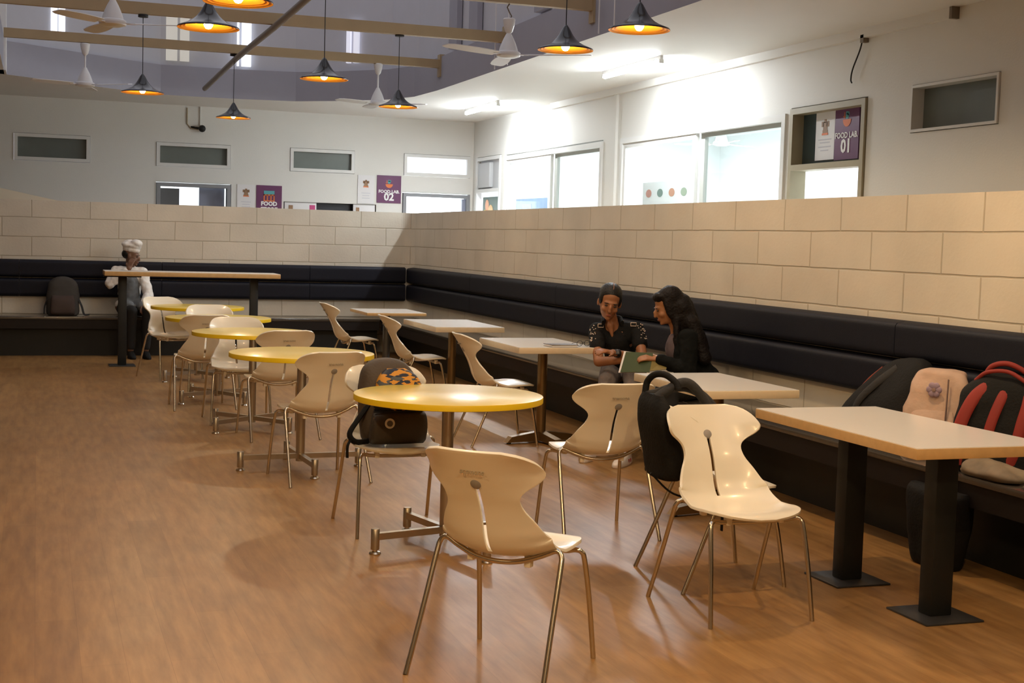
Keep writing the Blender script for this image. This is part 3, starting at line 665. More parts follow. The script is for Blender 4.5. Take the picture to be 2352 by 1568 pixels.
# ================================================================ CHAIRS
def interp(tab, s):
    for (a, *va), (b, *vb) in zip(tab, tab[1:]):
        if s <= b:
            t = (s - a) / (b - a); t = t * t * (3 - 2 * t) if False else t
            return [p + (q - p) * t for p, q in zip(va, vb)]
    return list(tab[-1][1:])
def smooth_tab(tab, n=6):
    P = spline([tuple(r) + (0,) * (3 - len(r)) if len(r) < 3 else tuple(r[:3]) for r in tab], n); return [tuple(p) for p in P]
prof = spline([(-.335, .812, 0), (-.312, .775, 0), (-.278, .72, 0), (-.245, .665, 0), (-.215, .61, 0), (-.193, .55, 0), (-.175, .495, 0), (-.145, .450, 0), (-.09, .424, 0), (-.01, .414, 0), (.08, .418, 0), (.16, .432, 0), (.215, .440, 0), (.25, .436, 0), (.27, .424, 0)], 8)
arcs = [0]
for a, b in zip(prof, prof[1:]): arcs.append(arcs[-1] + (b - a).length)
LT = arcs[-1]
HW = smooth_tab([(0, .120), (.008, .160), (.022, .194), (.045, .222), (.07, .238), (.095, .245), (.118, .236), (.138, .210), (.158, .176), (.182, .150), (.212, .142), (.248, .152), (.29, .180), (.34, .208), (.40, .230), (.46, .234), (.54, .236), (.62, .240), (.70, .240), (LT + .1, .240)], 5)
def hwf(s):
    h = interp([(q[0], q[1]) for q in HW], s)[0]; s0 = LT - .17
    if s > s0: h = .240 * max(.02, 1 - ((s - s0) / (LT - s0)) ** 2.5) ** .5
    return h
def make_chair():
    t = thing('shell_chair', '', 'chair')
    # slotted one-piece shell
    bm = bmesh.new(); NR = 72; side = [.009, .03, .12, .24, .38, .52, .66, .78, .88, .95, 1.0]
    rows = []
    for i in range(NR + 1):
        s = LT * i / NR
        k = max(j for j in range(len(arcs)) if arcs[j] <= s + 1e-9); k = min(k, len(prof) - 2)
        p = prof[k].lerp(prof[k + 1], (s - arcs[k]) / (arcs[k + 1] - arcs[k]))
        tg = (prof[min(k + 2, len(prof) - 1)] - prof[max(k - 1, 0)]).normalized(); nrm = Vector((0, -tg.y, tg.x)) * -1   # towards sitter
        tv = Vector((0, tg.x, tg.y)); nv = Vector((0, -tg.y, tg.x))   # y,z plane; normal up/forward
        if nv.z < 0 and abs(nv.z) > abs(nv.y): nv = -nv
        if i < NR * .5 and nv.y < 0: nv = -nv
        h = hwf(s)
        lift = interp([(0, .040), (.05, .068), (.09, .078), (.15, .070), (.2, .055), (.30, .065), (.38, .075), (.48, .045), (.58, .022), (.68, .018), (.76, .008), (.82, -.006), (LT + .02, -.012)], s)[0]
        row = []
        for sg in (-1, 1):
            vals = []
            for v in side:
                x = .008 + (h - .008) * (v if v > .009 else 0) if v > .009 else .008
                bl = max(0, min(1, (s - .22) / .26)); off = Vector((0, 1, .10)).lerp(nv, bl * bl * (3 - 2 * bl)) * (lift * (x / .22) ** 2.1)
                vals.append(Vector((sg * x * (1 - .10 * (x / .23) ** 2), p.x, p.y)) + off)
            row.append(vals)
        L_, R_ = row[0][::-1], row[1]
        rows.append([bm.verts.new(q) for q in L_ + R_])
    nc = len(rows[0]); mid = nc // 2 - 1
    for i in range(NR):
        s = LT * (i + .5) / NR
        for j in range(nc - 1):
            if j == mid and .135 < s < .425: continue
            bm.faces.new((rows[i][j], rows[i][j + 1], rows[i + 1][j + 1], rows[i + 1][j]))
    bmesh.ops.recalc_face_normals(bm, faces=bm.faces[:])
    sh = bm_obj('seat_shell', bm, M_shell, t)
    so = sh.modifiers.new('s', 'SOLIDIFY'); so.thickness = .011; so.offset = 0; so.use_even_offset = False
    bv = sh.modifiers.new('b', 'BEVEL'); bv.width = .004; bv.segments = 2; bv.limit_method = 'ANGLE'; bv.angle_limit = R(50)
    bake(sh)
    for p in sh.data.polygons: p.use_smooth = True
    sh.data.set_sharp_from_angle(angle=R(60))
    # round grey plug at the top of the slot
    q = Vector((0, -.268, .702)); lathe('slot_plug', [(0, -.009), (.016, -.009), (.019, -.007), (.019, .007), (.016, .009), (0, .009)], M_rub, t, 24, loc=(0, -.262, .694), rot=(R(90 + 28), 0, 0))
    text('printed_name', 'anemone', .026, M_ink, t, (0, -.297, .737), (R(90 - 30), 0, 0), xs=.95)
    rr = .0095
    for sx in (-1, 1):
        bm = bmesh.new(); tube_bm(bm, spline([(sx * .258, -.255, .0), (sx * .247, -.165, .21), (sx * .239, -.088, .395), (sx * .234, -.070, .437), (sx * .218, -.064, .453), (sx * .195, -.066, .448)], 6), rr, 12); bm_obj('leg', bm, M_chrome, t, smooth=60)
        bm = bmesh.new(); tube_bm(bm, spline([(sx * .232, .255, .0), (sx * .222, .222, .22), (sx * .212, .19, .372), (sx * .204, .178, .402), (sx * .186, .170, .409), (sx * .16, .166, .404)], 6), rr, 12); bm_obj('leg', bm, M_chrome, t, smooth=60)
    tube('rear_rail', spline([(-.197, -.066, .448), (-.15, -.075, .427), (-.08, -.088, .405), (0, -.094, .398), (.08, -.088, .405), (.15, -.075, .427), (.197, -.066, .448)], 6), rr, M_chrome, t, 12)
    tube('front_rail', spline([(-.162, .166, .404), (-.1, .162, .400), (0, .160, .398), (.1, .162, .400), (.162, .166, .404)], 6), rr, M_chrome, t, 12)
    for sx in (-1, 1): box('rail_clip', (sx * .11 - .012, -.08, .385), (sx * .11 + .012, -.05, .428), M_shell, t, bevel=.004)
    for sx in (-1, 1): box('rail_clip', (sx * .12 - .012, .145, .390), (sx * .12 + .012, .175, .424), M_shell, t, bevel=.004)
    return t
ch0 = make_chair()
CH = [  # x, y, rot, label, group
 (1.57, 4.45, -45, 'nearest cream shell chair, seen from behind at the bottom of the photo'),
 (2.74, 4.96, 181, 'cream shell chair facing forwards beside the big right-hand table'),
 (2.90, 5.46, -91, 'cream shell chair with the black bag hung on it, half hidden behind another chair'),
 (2.75, 6.46, -1, 'cream shell chair seen from behind between the nearest yellow table and the two women'),
 (1.75, 6.81, 179, 'cream shell chair carrying the dark backpack behind the nearest yellow table'),
 (1.645, 8.27, 9, 'cream shell chair seen from behind in front of the second yellow table'),
 (1.69, 10.06, 7, 'cream shell chair seen from behind in front of the third yellow table'),
 (1.53, 10.95, 178, 'cream shell chair facing forwards just beyond the third yellow table'),
 (1.34, 11.85, 3, 'cream shell chair seen from behind in front of the fourth yellow table'),
 (1.54, 12.82, 180, 'cream shell chair facing forwards just beyond the fourth yellow table'),
 (1.31, 14.30, 200, 'farthest cream shell chair, near the seated chef'),
 (3.10, 13.87, -88, 'farthest of the three side-on cream chairs at the small white tables'),
 (3.21, 11.75, -92, 'middle one of the three side-on cream chairs at the small white tables'),
 (3.25, 9.58, -92, 'nearest of the three side-on cream chairs, at the table with the notebook')]
for i, (x, y, a, lab) in enumerate(CH):
    if i == 0:
        ch0.location = (x, y, 0); ch0.rotation_euler = (0, 0, R(a)); ch0['label'] = lab; ch0['group'] = 'cream shell chairs'
    else: dup(ch0, (x, y, 0), R(a), lab, 'cream shell chairs')

# ================================================================ ROUND YELLOW TABLES
def make_round():
    t = thing('round_table', '', 'table', group='round yellow tables in a row')
    Rr = .461
    lathe('tabletop', [(0, .7495), (Rr - .004, .75), (Rr - .001, .749)], M_yel, t, 96, caps=False)
    lathe('edge_band', [(Rr - .001, .7492), (Rr, .747), (Rr, .722), (Rr - .003, .72), (.02, .72)], M_yele, t, 96, caps=False)
    lathe('post', [(.029, .05), (.029, .715)], M_steel, t, 28)
    lathe('top_plate', [(.12, .708), (.12, .719)], M_blk, t, 28)
    for k in range(4):
        a = PI / 2 * k
        bm = bmesh.new(); bm_box(bm, (.02, -.016, .068), (.375, .016, .10)); bm_obj('arm', bm, M_steel, t, rot=(0, 0, a))
        f = lathe('foot', [(.020, .022), (.021, .026), (.021, .118), (.018, .122), (0, .123)], M_steel, t, 20, loc=(.385 * math.cos(a), .385 * math.sin(a), 0))
        lathe('leveller', [(.027, 0), (.029, .004), (.024, .012), (.012, .015), (.012, .024)], M_chrome, f, 20)
    return t
rt0 = make_round()
for i, (x, y, a, lab) in enumerate(((1.897, 6.316, 14, 'nearest round yellow table, in front of the chair with the backpack'), (1.610, 8.645, 3, 'second nearest round yellow table'), (1.575, 10.50, 38, 'middle one of the five round yellow tables'), (1.53, 12.25, 30, 'second farthest round yellow table'), (1.545, 14.04, 30, 'farthest round yellow table, next to the chef'))):
    if i == 0: rt0.location = (x, y, 0); rt0.rotation_euler = (0, 0, R(a)); rt0['label'] = lab
    else: dup(rt0, (x, y, 0), R(a), lab)

# ================================================================ RECTANGULAR TABLES
def rect_table(x0, x1, y0, y1, z, edgem, posts, label, postm, th=.045, pr=.037, base='cross', group=None, pw=.085):
    cx, cy = (x0 + x1) / 2, (y0 + y1) / 2
    t = thing('rectangular_table', label, 'table', (cx, cy, 0), group=group)
    w, d = (x1 - x0) / 2, (y1 - y0) / 2
    box('edge_band', (-w, -d, z - th), (w, d, z - .003), edgem, t, bevel=.002)
    box('tabletop', (-w + .002, -d + .002, z - .0035), (w - .002, d - .002, z), M_white, t)
    for (px, py) in posts:
        px -= cx; py -= cy
        if base == 'plate':
            box('post', (px - pw / 2 - .01, py - pw / 2, .008), (px + pw / 2 + .01, py + pw / 2, z - th), M_blk, t, bevel=.006)
            box('base_plate', (px - .14, py - .14, 0), (px + .14, py + .14, .009), mat('dark_steel_plate', (.03, .03, .032), .4), t, bevel=.003)
            box('top_bracket', (px - .20, py - .03, z - th - .02), (px + .20, py + .03, z - th), M_blk, t)
        else:
            lathe('post', [(pr, .02), (pr, z - th - .01)], postm, t, 28, loc=(px, py, 0))
            lathe('top_plate', [(.14, z - th - .01), (.14, z - th)], M_blk, t, 24, loc=(px, py, 0))
            for k in range(4):
                bm = bmesh.new(); a = PI / 2 * k + R(10)
                v = [bm.verts.new(p) for p in ((.03, -.03, .015), (.30, -.03, .012), (.26, -.03, .055), (.03, -.03, .085), (.03, .03, .015), (.30, .03, .012), (.26, .03, .055), (.03, .03, .085))]
                for f in ((0, 1, 2, 3), (7, 6, 5, 4), (0, 4, 5, 1), (1, 5, 6, 2), (2, 6, 7, 3), (3, 7, 4, 0)): bm.faces.new([v[q] for q in f])
                f = bm_obj('base_arm', bm, postm, t, loc=(px, py, 0), rot=(0, 0, a))
                lathe('leveller', [(.018, 0), (.018, .012), (.01, .014)], M_blk, f, 14, loc=(.27, 0, 0))
    return t
M_bronze = mat('bronze_painted_post', (.22, .135, .055), .35, metal=.7)
rect_table(3.10, 3.71, 13.2, 13.98, .75, M_ply, [(3.40, 13.6)], 'farthest small white table, near the corner of the benches', mat('dark_grey_post', (.10, .095, .09), .4, metal=.6), th=.03, group='white rectangular tables')
rect_table(3.22, 3.84, 11.15, 12.24, .75, M_plyl, [(3.52, 11.65)], 'white table second from the bench corner', M_bronze, group='white rectangular tables')
rect_table(3.23, 3.84, 9.05, 9.97, .75, M_plyl, [(3.58, 9.5)], 'white table with the notebook on it, left of the two women', M_bronze, group='white rectangular tables')
rect_table(3.31, 3.86, 6.33, 7.26, .75, M_plyl, [(3.62, 6.8)], 'white table just in front of the two women', M_bronze, group='white rectangular tables')
rect_table(3.20, 3.86, 4.38, 5.63, .75, M_ply, [(3.51, 5.28), (3.53, 4.66)], 'largest white table at the right edge, on two black posts', M_blk, base='plate', group='white rectangular tables')
rect_table(.70, 2.60, 15.34, 15.84, 1.05, M_ply, [(.90, 15.6), (2.34, 15.6)], 'tall bar table on two black posts in front of the chef', M_blk, th=.05, base='plate', pw=.07)
# notebook, glasses and keys on the third white table
nbk = thing('notebook', 'dark notebook lying on the white table left of the women', 'book', (3.58, 9.14, .75), R(4))
box('cover', (-.105, -.075, 0), (.105, .075, .003), M_rub, nbk, bevel=.001); box('pages', (-.10, -.07, .003), (.10, .07, .016), M_paper, nbk); box('cover', (-.105, -.075, .016), (.105, .075, .02), mat('brown_book_cover', (.10, .075, .06), .5), nbk, bevel=.001)
gl = thing('eyeglasses', 'folded dark eyeglasses beside the notebook on the white table', 'glasses', (3.76, 9.15, .75), R(15))
for sx in (-1, 1):
    tube('rim', [(sx * .033 + .025 * math.cos(a / 12 * 2 * PI), 0, .024 + .020 * math.sin(a / 12 * 2 * PI)) for a in range(13)], .002, M_blk, gl, 6)
    tube('temple', [(sx * .058, 0, .03), (sx * .055, .06, .02), (sx * .05, .11, .006)], .002, M_blk, gl, 6)
tube('bridge', [(-.009, 0, .03), (0, 0, .034), (.009, 0, .03)], .002, M_blk, gl, 6)
# ---- PEOPLE-AND-BAGS ----
# ================================================================ BAGS
def sack(name, secs, m, parent=None, n=36, ex=3.2, lump=.004, loc=(0, 0, 0), rot=(0, 0, 0)):
    """soft bag body: stacked super-ellipse sections (z, cx, cy, half width, half depth)"""
    S_ = spline([Vector((a[1], a[2], a[0])) for a in secs], 4); H_ = spline([Vector((a[3], a[4], 0)) for a in secs], 4)
    bm = bmesh.new(); rings = []
    for c, h in zip(S_, H_):
        rg = []
        for k in range(n):
            a = 2 * PI * k / n; ca, sa = math.cos(a), math.sin(a)
            p = Vector((c.x + max(h.x, .002) * math.copysign(abs(ca) ** (2 / ex), ca), c.y + max(h.y, .002) * math.copysign(abs(sa) ** (2 / ex), sa), c.z))
            p += Vector((ca, sa, .3)) * noise.noise(p * 11) * lump * 2; rg.append(bm.verts.new(p))
        rings.append(rg)
    for A, B in zip(rings, rings[1:]):
        for k in range(n): bm.faces.new((A[k], A[(k + 1) % n], B[(k + 1) % n], B[k]))
    bm.faces.new(rings[0][::-1]); bm.faces.new(rings[-1])
    return bm_obj(name, bm, m, parent, loc, rot, smooth=50)
def dome(z0, z1, hw, hd, cx=0, cy=0, sx=0, sy=0, base=.85):
    """sections of an upright pack: slightly rounded base, domed top; sx, sy lean of the top"""
    out = []
    for u, f in ((0, base), (.03, .95), (.12, 1), (.45, 1.0), (.7, .95), (.84, .84), (.93, .64), (.98, .38), (1.0, .12)):
        out.append((z0 + (z1 - z0) * u, cx + sx * u, cy + sy * u, hw * f, hd * (f ** .7)))
    return out
M_bag = mat('dark_olive_grey_nylon', (.055, .045, .033), .6, noise_amt=.25, noise_scale=9, bump=.2, bump_scale=90)
M_bagb = mat('brown_grey_nylon', (.075, .055, .038), .7, noise_amt=.2, noise_scale=9, bump=.2, bump_scale=90)
M_blkn = mat('black_nylon', (.007, .007, .007), .75, spec=.25, noise_amt=.3, noise_scale=12, bump=.25, bump_scale=70)
M_greyn = mat('charcoal_strap_padding', (.022, .022, .023), .8, bump=.25, bump_scale=70)
M_beige = mat('pinkish_beige_nylon', (.52, .36, .27), .6, noise_amt=.22, noise_scale=10, bump=.2, bump_scale=40)
M_beiged = mat('dusky_beige_cloth', (.30, .20, .17), .7)  # darker beige for the strap fold and charm centre
M_lilac = mat('lilac_plastic', (.34, .25, .33), .5)
M_pat = bpy.data.materials.new('orange_and_navy_jagged_print'); M_pat.use_nodes = True
nt = M_pat.node_tree; b = nt.nodes['Principled BSDF']; tc = nt.nodes.new('ShaderNodeTexCoord'); mp = nt.nodes.new('ShaderNodeMapping'); mp.inputs['Scale'].default_value = (22, 22, 62)
vz = nt.nodes.new('ShaderNodeTexVoronoi'); vz.inputs['Scale'].default_value = 1; vz.distance = 'MANHATTAN'; rp = nt.nodes.new('ShaderNodeValToRGB'); rp.color_ramp.interpolation = 'CONSTANT'
sp = nt.nodes.new('ShaderNodeSeparateColor'); rp.color_ramp.elements[0].color = (.010, .014, .03, 1); rp.color_ramp.elements[1].position = .45; rp.color_ramp.elements[1].color = (.62, .27, .02, 1)
e_ = rp.color_ramp.elements.new(.82); e_.color = (.07, .08, .085, 1)
nt.links.new(tc.outputs['Object'], mp.inputs[0]); nt.links.new(mp.outputs[0], vz.inputs['Vector']); nt.links.new(vz.outputs['Color'], sp.inputs[0]); nt.links.new(sp.outputs[0], rp.inputs[0]); nt.links.new(rp.outputs[0], b.inputs['Base Color']); b.inputs['Roughness'].default_value = .6
# backpack on the chair behind the nearest yellow table
t = thing('backpack', 'dark backpack with orange jagged print and round badge, sitting on a cream chair', 'backpack', (1.745, 6.80, .448), R(3))
sack('main_body', dome(0, .425, .160, .085, cy=.015, sy=.09, sx=-.012), M_bagb, t)
sack('front_pocket', [(.004, 0, -.085, .14, .03), (.03, 0, -.095, .150, .05), (.09, .004, -.095, .150, .052), (.145, .008, -.080, .145, .042), (.168, .01, -.06, .135, .025)], M_bag, t, ex=3.6)
sack('printed_panel', [(.15, .02, -.040, .132, .050), (.22, .022, -.038, .136, .050), (.29, .022, -.020, .124, .050), (.345, .02, .004, .095, .046), (.378, .016, .022, .05, .03)], M_pat, t, lump=.002)
lathe('badge', [(.026, 0), (.026, .004), (.017, .006), (.017, .002)], mat('pale_badge_ring', (.70, .66, .55), .5), t, 32, loc=(-.062, -.147, .115), rot=(R(90), 0, 0))
lathe('badge_centre', [(.017, 0), (.015, .004), (0, .005)], mat('dark_badge_centre', (.10, .09, .08), .5), t, 28, loc=(-.062, -.146, .115), rot=(R(90), 0, 0))
tube('zip', spline([(-.13, -.088, .168), (-.05, -.100, .170), (.05, -.100, .170), (.13, -.085, .168)], 6), .004, M_blk, t, 8)
tube('side_strap', spline([(-.13, .0, .20), (-.19, -.01, .12), (-.235, -.02, .05), (-.21, -.04, .01), (-.14, -.04, .012)], 6), .022, M_blkn, t, 10, flat=.5)
tube('strap_end', spline([(-.225, -.03, .03), (-.250, -.04, -.01), (-.252, -.045, -.07)], 5), .012, M_blkn, t, 8, flat=.3)
# black bag hanging on the back of the chair
t = thing('backpack', 'black backpack hanging from a chair back by its padded straps', 'backpack', (2.515, 5.43, .475))
sack('main_body', [(0, .115, -.02, .040, .10), (.02, .115, -.02, .052, .125), (.10, .105, -.02, .058, .14), (.22, .075, -.02, .055, .135), (.32, .055, -.02, .042, .12), (.375, .05, -.02, .02, .09)], M_blkn, t)
tube('handle_loop', spline([(.045, .06, .365), (.055, .06, .42), (.072, .02, .455), (.10, -.03, .458), (.125, -.08, .430), (.13, -.10, .40)], 8), .015, M_blkn, t, 12)
tube('shoulder_strap', spline([(.05, .06, .36), (.08, .03, .37), (.14, .0, .395), (.21, -.03, .40), (.28, -.06, .36), (.35, -.09, .27), (.40, -.11, .16)], 8), .028, M_greyn, t, 12, flat=.7)
tube('shoulder_strap', spline([(.05, -.05, .36), (.09, -.06, .39), (.15, -.065, .425), (.20, -.08, .42), (.26, -.10, .35), (.31, -.12, .26), (.35, -.13, .18)], 8), .030, M_greyn, t, 12, flat=.7)
tube('hanging_strap', spline([(.03, -.06, .03), (.13, -.09, -.06), (.27, -.12, -.085), (.345, -.13, -.10), (.352, -.13, -.16), (.352, -.13, -.225)], 6), .013, M_blkn, t, 8, flat=.35)
# bags on the right bench
ex_z = .467
t = thing('backpack', 'large black backpack with a red edge, leaning on the bench behind the largest table', 'backpack', (4.40, 6.38, ex_z))
sack('main_body', [(0, 0, 0, .12, .30), (.03, 0, 0, .135, .32), (.15, .01, -.02, .13, .31), (.28, .04, -.08, .11, .25), (.38, .07, -.13, .08, .19), (.44, .085, -.16, .05, .13), (.465, .09, -.18, .02, .05)], M_blkn, t)
tube('red_edge', spline([(-.06, .27, .10), (-.02, .235, .20), (.03, .17, .31), (.07, .09, .39)], 6), .006, mat('dull_red_piping', (.25, .04, .02), .6), t, 8)
tube('shoulder_strap', spline([(-.10, .10, .08), (-.11, .05, .20), (-.06, -.05, .32), (.02, -.12, .41)], 6), .024, M_greyn, t, 10, flat=.4)
t = thing('backpack', 'pinkish beige backpack with a lilac flower charm on the bench', 'backpack', (4.34, 5.80, ex_z), R(-52))
sack('main_body', [(0, 0, 0, .155, .08), (.02, 0, 0, .165, .09), (.15, 0, .01, .165, .09), (.32, 0, .04, .150, .08), (.40, 0, .055, .135, .065), (.43, 0, .06, .115, .05), (.443, 0, .065, .07, .03)], M_beige, t, ex=4.2, lump=.010)
sack('front_pocket', [(.01, 0, -.085, .11, .02), (.05, 0, -.09, .12, .03), (.16, 0, -.075, .12, .03), (.24, 0, -.045, .10, .02)], M_beige, t, ex=3.6)
bm = bmesh.new()
for k in range(6):
    a = 2 * PI * k / 6; b2 = bmesh.new(); bmesh.ops.create_uvsphere(b2, u_segments=12, v_segments=8, radius=.018); bmesh.ops.transform(b2, matrix=Matrix.Translation((.022 * math.cos(a), 0, .022 * math.sin(a))) @ Matrix.Diagonal((1, .4, 1, 1)), verts=b2.verts)
    me = bpy.data.meshes.new('x'); b2.to_mesh(me); b2.free(); bm.from_mesh(me); bpy.data.meshes.remove(me)
fc = bm_obj('flower_charm', bm, M_lilac, t, loc=(.0, -.060, .345), smooth=60)
lathe('charm_centre', [(0, -.01), (.010, -.006), (.010, .004), (0, .006)], M_beiged, fc, 14, rot=(R(90), 0, 0), loc=(0, -.006, 0))
tube('strap_fold', spline([(.065, -.045, .40), (.07, -.075, .28), (.072, -.10, .15), (.075, -.105, .03)], 6), .010, M_beiged, t, 8, flat=.4)
t = thing('backpack', 'black backpack with red stripes and red handle on the bench at the right edge', 'backpack', (4.33, 5.30, ex_z), R(-52))
sack('main_body', dome(0, .47, .215, .11, sy=.07, base=.9), M_blkn, t, ex=3.4, lump=.006)
for sx, w0 in ((-.155, .030), (-.02, .024), (.115, .026)):
    tube('red_stripe', spline([(sx * .85 - .03, -.088, .03), (sx - .02, -.092, .14), (sx, -.080, .25), (sx * .9 + .03, -.048, .36), (sx * .6 + .05, -.005, .425)], 7), w0, M_red, t, 12, flat=.35, up=(0, 1, 0))
tube('handle', spline([(-.10, .05, .43), (-.06, .03, .50), (.02, .02, .52), (.11, .02, .48), (.16, .02, .43)], 7), .013, M_red, t, 10)
tube('handle', spline([(-.13, .03, .43), (-.07, .0, .475), (.03, -.02, .485), (.12, -.03, .44)], 7), .010, M_red, t, 10)
t = sack('crumpled_cloth', [(0, 0, 0, .09, .18), (.02, 0, 0, .10, .19), (.05, .01, .01, .08, .16), (.075, .01, .02, .04, .09), (.08, .01, .02, .01, .02)], mat('khaki_beige_cloth', (.26, .20, .13), .85, noise_amt=.5, noise_scale=13), None, lump=.02, loc=(4.22, 5.18, ex_z)); tag(t, 'crumpled beige cloth on the bench seen under the largest table', 'cloth')
t = thing('handbag', 'black bag standing on the floor under the largest white table', 'bag', (4.10, 5.42, 0))
sack('main_body', [(0, 0, 0, .06, .13), (.03, 0, 0, .075, .15), (.20, 0, 0, .085, .19), (.34, 0, 0, .08, .21), (.38, 0, 0, .05, .20)], M_blkn, t)
tube('handle', spline([(0, -.1, .37), (-.01, -.06, .435), (-.01, .06, .435), (0, .1, .37)], 7), .010, M_blkn, t, 8)
t = thing('backpack', 'dim grey-brown backpack on the far bench, left of the chef', 'backpack', (.30, 16.98, SZ + .002))
sack('main_body', dome(0, .46, .185, .10, sy=.06), mat('dim_grey_brown_cloth', (.045, .04, .035), .8, noise_amt=.3, noise_scale=8), t)
sack('front_pocket', [(.01, 0, -.09, .13, .02), (.05, 0, -.10, .14, .04), (.18, 0, -.085, .135, .04), (.24, 0, -.06, .12, .02)], mat('brown_grey_pocket', (.055, .035, .028), .8), t)
tube('shoulder_strap', spline([(.15, 0, .25), (.21, -.03, .12), (.24, -.05, .02), (.30, -.06, .015)], 6), .022, M_greyn, t, 10, flat=.4)
tube('shoulder_strap', spline([(-.15, 0, .25), (-.20, -.03, .12), (-.21, -.05, .02)], 6), .022, M_greyn, t, 10, flat=.4)

# ================================================================ PEOPLE
def frame(fwd, up=(0, 0, 1)):
    f = Vector(fwd).normalized(); r_ = f.cross(Vector(up)).normalized(); u = r_.cross(f); return Matrix((r_, f, u)).transposed()
def head_prims(c, Mx, s=1.0):
    c = Vector(c); P = lambda x, y, z: tuple(c + Mx @ Vector((x, y, z)) * s); rot = tuple(Mx.to_euler())
    L = [((0, -.014, .036), (.074, .092, .082)), ((0, .016, -.020), (.061, .074, .094)), ((0, .032, -.076), (.044, .046, .037)), ((0, .066, .016), (.046, .024, .014)),
         ((0, .094, -.020), (.011, .018, .026)), ((0, .103, -.036), (.014, .013, .010)), ((.034, .062, -.034), (.024, .022, .022)), ((-.034, .062, -.034), (.024, .022, .022)),
         ((.076, -.002, -.012), (.009, .019, .029)), ((-.076, -.002, -.012), (.009, .019, .029)), ((0, .080, -.066), (.022, .014, .012)), ((0, .074, -.094), (.020, .016, .014))]
    return [('e', P(*a), tuple(q * s for q in r_), rot) for a, r_ in L], P, rot
def face_parts(P, Mx, parent, s=1.0, lids=True):
    rot = tuple(Mx.to_euler())
    def el(nm, pos, rad, m):
        bm = bmesh.new(); bmesh.ops.create_uvsphere(bm, u_segments=14, v_segments=9, radius=1); bmesh.ops.scale(bm, vec=[q * s for q in rad], verts=bm.verts)
        return bm_obj(nm, bm, m, parent, loc=Vector(P(*pos)), rot=rot, smooth=80)
    for sx in (-1, 1):
        el('eye', (sx * .030, .0815, -.002), (.0125, .006, .0055), M_eye)
        el('eyebrow', (sx * .031, .0855, .016), (.018, .004, .0035), M_hair)
    el('mouth', (0, .0925, -.0665), (.020, .005, .0065), M_lip)
def hand_prims(w, d, palm_n, s=1.0, curl=.5, thumb=1):
    """palm and five separate bent fingers from wrist w along d; palm_n = palm normal; thumb = side sign"""
    w = Vector(w); d = Vector(d).normalized(); n = Vector(palm_n); n = (n - d * n.dot(d)).normalized(); sd = d.cross(n).normalized() * thumb
    pr = []; pc = w + d * .045 * s
    for k in (-1, 0, 1): pr.append(('c', tuple(w + sd * k * .016 * s), tuple(w + d * .082 * s + sd * k * .024 * s), .014 * s, .013 * s))
    for k, L in enumerate((.072, .080, .074, .058)):
        off = (-.032 + .0215 * k) * -1; b0 = w + d * .088 * s + sd * off * s
        d1 = (d + n * curl * .5).normalized(); d2 = (d + n * curl * 1.4).normalized(); d3 = (d * .5 + n * curl * 2.0).normalized()
        b1_ = b0 + d1 * L * .45 * s; b2_ = b1_ + d2 * L * .32 * s; b3_ = b2_ + d3 * L * .23 * s
        for p, q, a, c_ in ((b0, b1_, .0092, .0085), (b1_, b2_, .0085, .0078), (b2_, b3_, .0078, .0068)): pr.append(('c', tuple(p), tuple(q), a * s, c_ * s))
    t0 = w + d * .022 * s + sd * .030 * s; t1 = t0 + (d * .7 + sd * .7 + n * .2) * .034 * s; t2 = t1 + (d * .9 + sd * .25 + n * .35) * .030 * s
    pr += [('c', tuple(t0), tuple(t1), .0125 * s, .0105 * s), ('c', tuple(t1), tuple(t2), .0105 * s, .0085 * s)]
    return pr
def V3(*a): return Vector(a)
def shoe(parent, heel, toe, m, red=False):
    h = Vector(heel); t_ = Vector(toe); d = (t_ - h); d.z = 0; L = d.length; a = math.atan2(d.y, d.x) - PI / 2
    o = sack('shoe', [(0, 0, L * .45, .040, L * .54), (.012, 0, L * .45, .044, L * .56), (.035, 0, L * .44, .040, L * .53), (.06, 0, L * .30, .034, L * .36), (.085, 0, L * .14, .030, L * .20)], m, parent, ex=2.5, lump=.002, loc=(h.x, h.y, 0.0), rot=(0, 0, a))
    if red:
        for y_ in (.25, .38): box('red_stripe', (-.0445, L * y_, .02), (.0445, L * (y_ + .06), .045), M_red, o, bevel=.003)
# ---- woman in the studded black shirt -------------------------------------------------
t = thing('person', 'woman in a black shirt with studded shoulders and grey trousers, forearms crossed on her lap', 'person', (4.15, 9.25, 0)); O = V3(4.15, 9.25, 0)
def rl(o): o.location = Vector(o.location) - O; return o
r1 = V3(.944, -.33, 0); hc = V3(3.922, 9.07, 1.082); F1 = frame((-.30, -.92, -.30), (.12, -.10, 1))
hp, P1, _ = head_prims(hc, F1, 1.06)
hipc = V3(4.17, 9.33, .565); nk = V3(3.975, 9.145, .945)
shL, shR = V3(3.885, 9.215, .868), V3(4.165, 9.115, .885); elL, elR = V3(3.812, 8.98, .655), V3(4.125, 8.90, .685)
wrL, wrR = V3(4.00, 8.80, .690), V3(3.85, 8.82, .735)
kL, kR = V3(3.86, 8.92, .52), V3(4.03, 8.87, .545); aL, aR = V3(3.66, 8.72, .10), V3(3.83, 8.47, .11)
legs = [('c', tuple(hipc - r1 * .08), tuple(kL), .080, .055), ('c', tuple(hipc + r1 * .08), tuple(kR), .080, .055), ('c', tuple(kL), tuple(aL), .052, .036), ('c', tuple(kR), tuple(aR), .052, .036)]
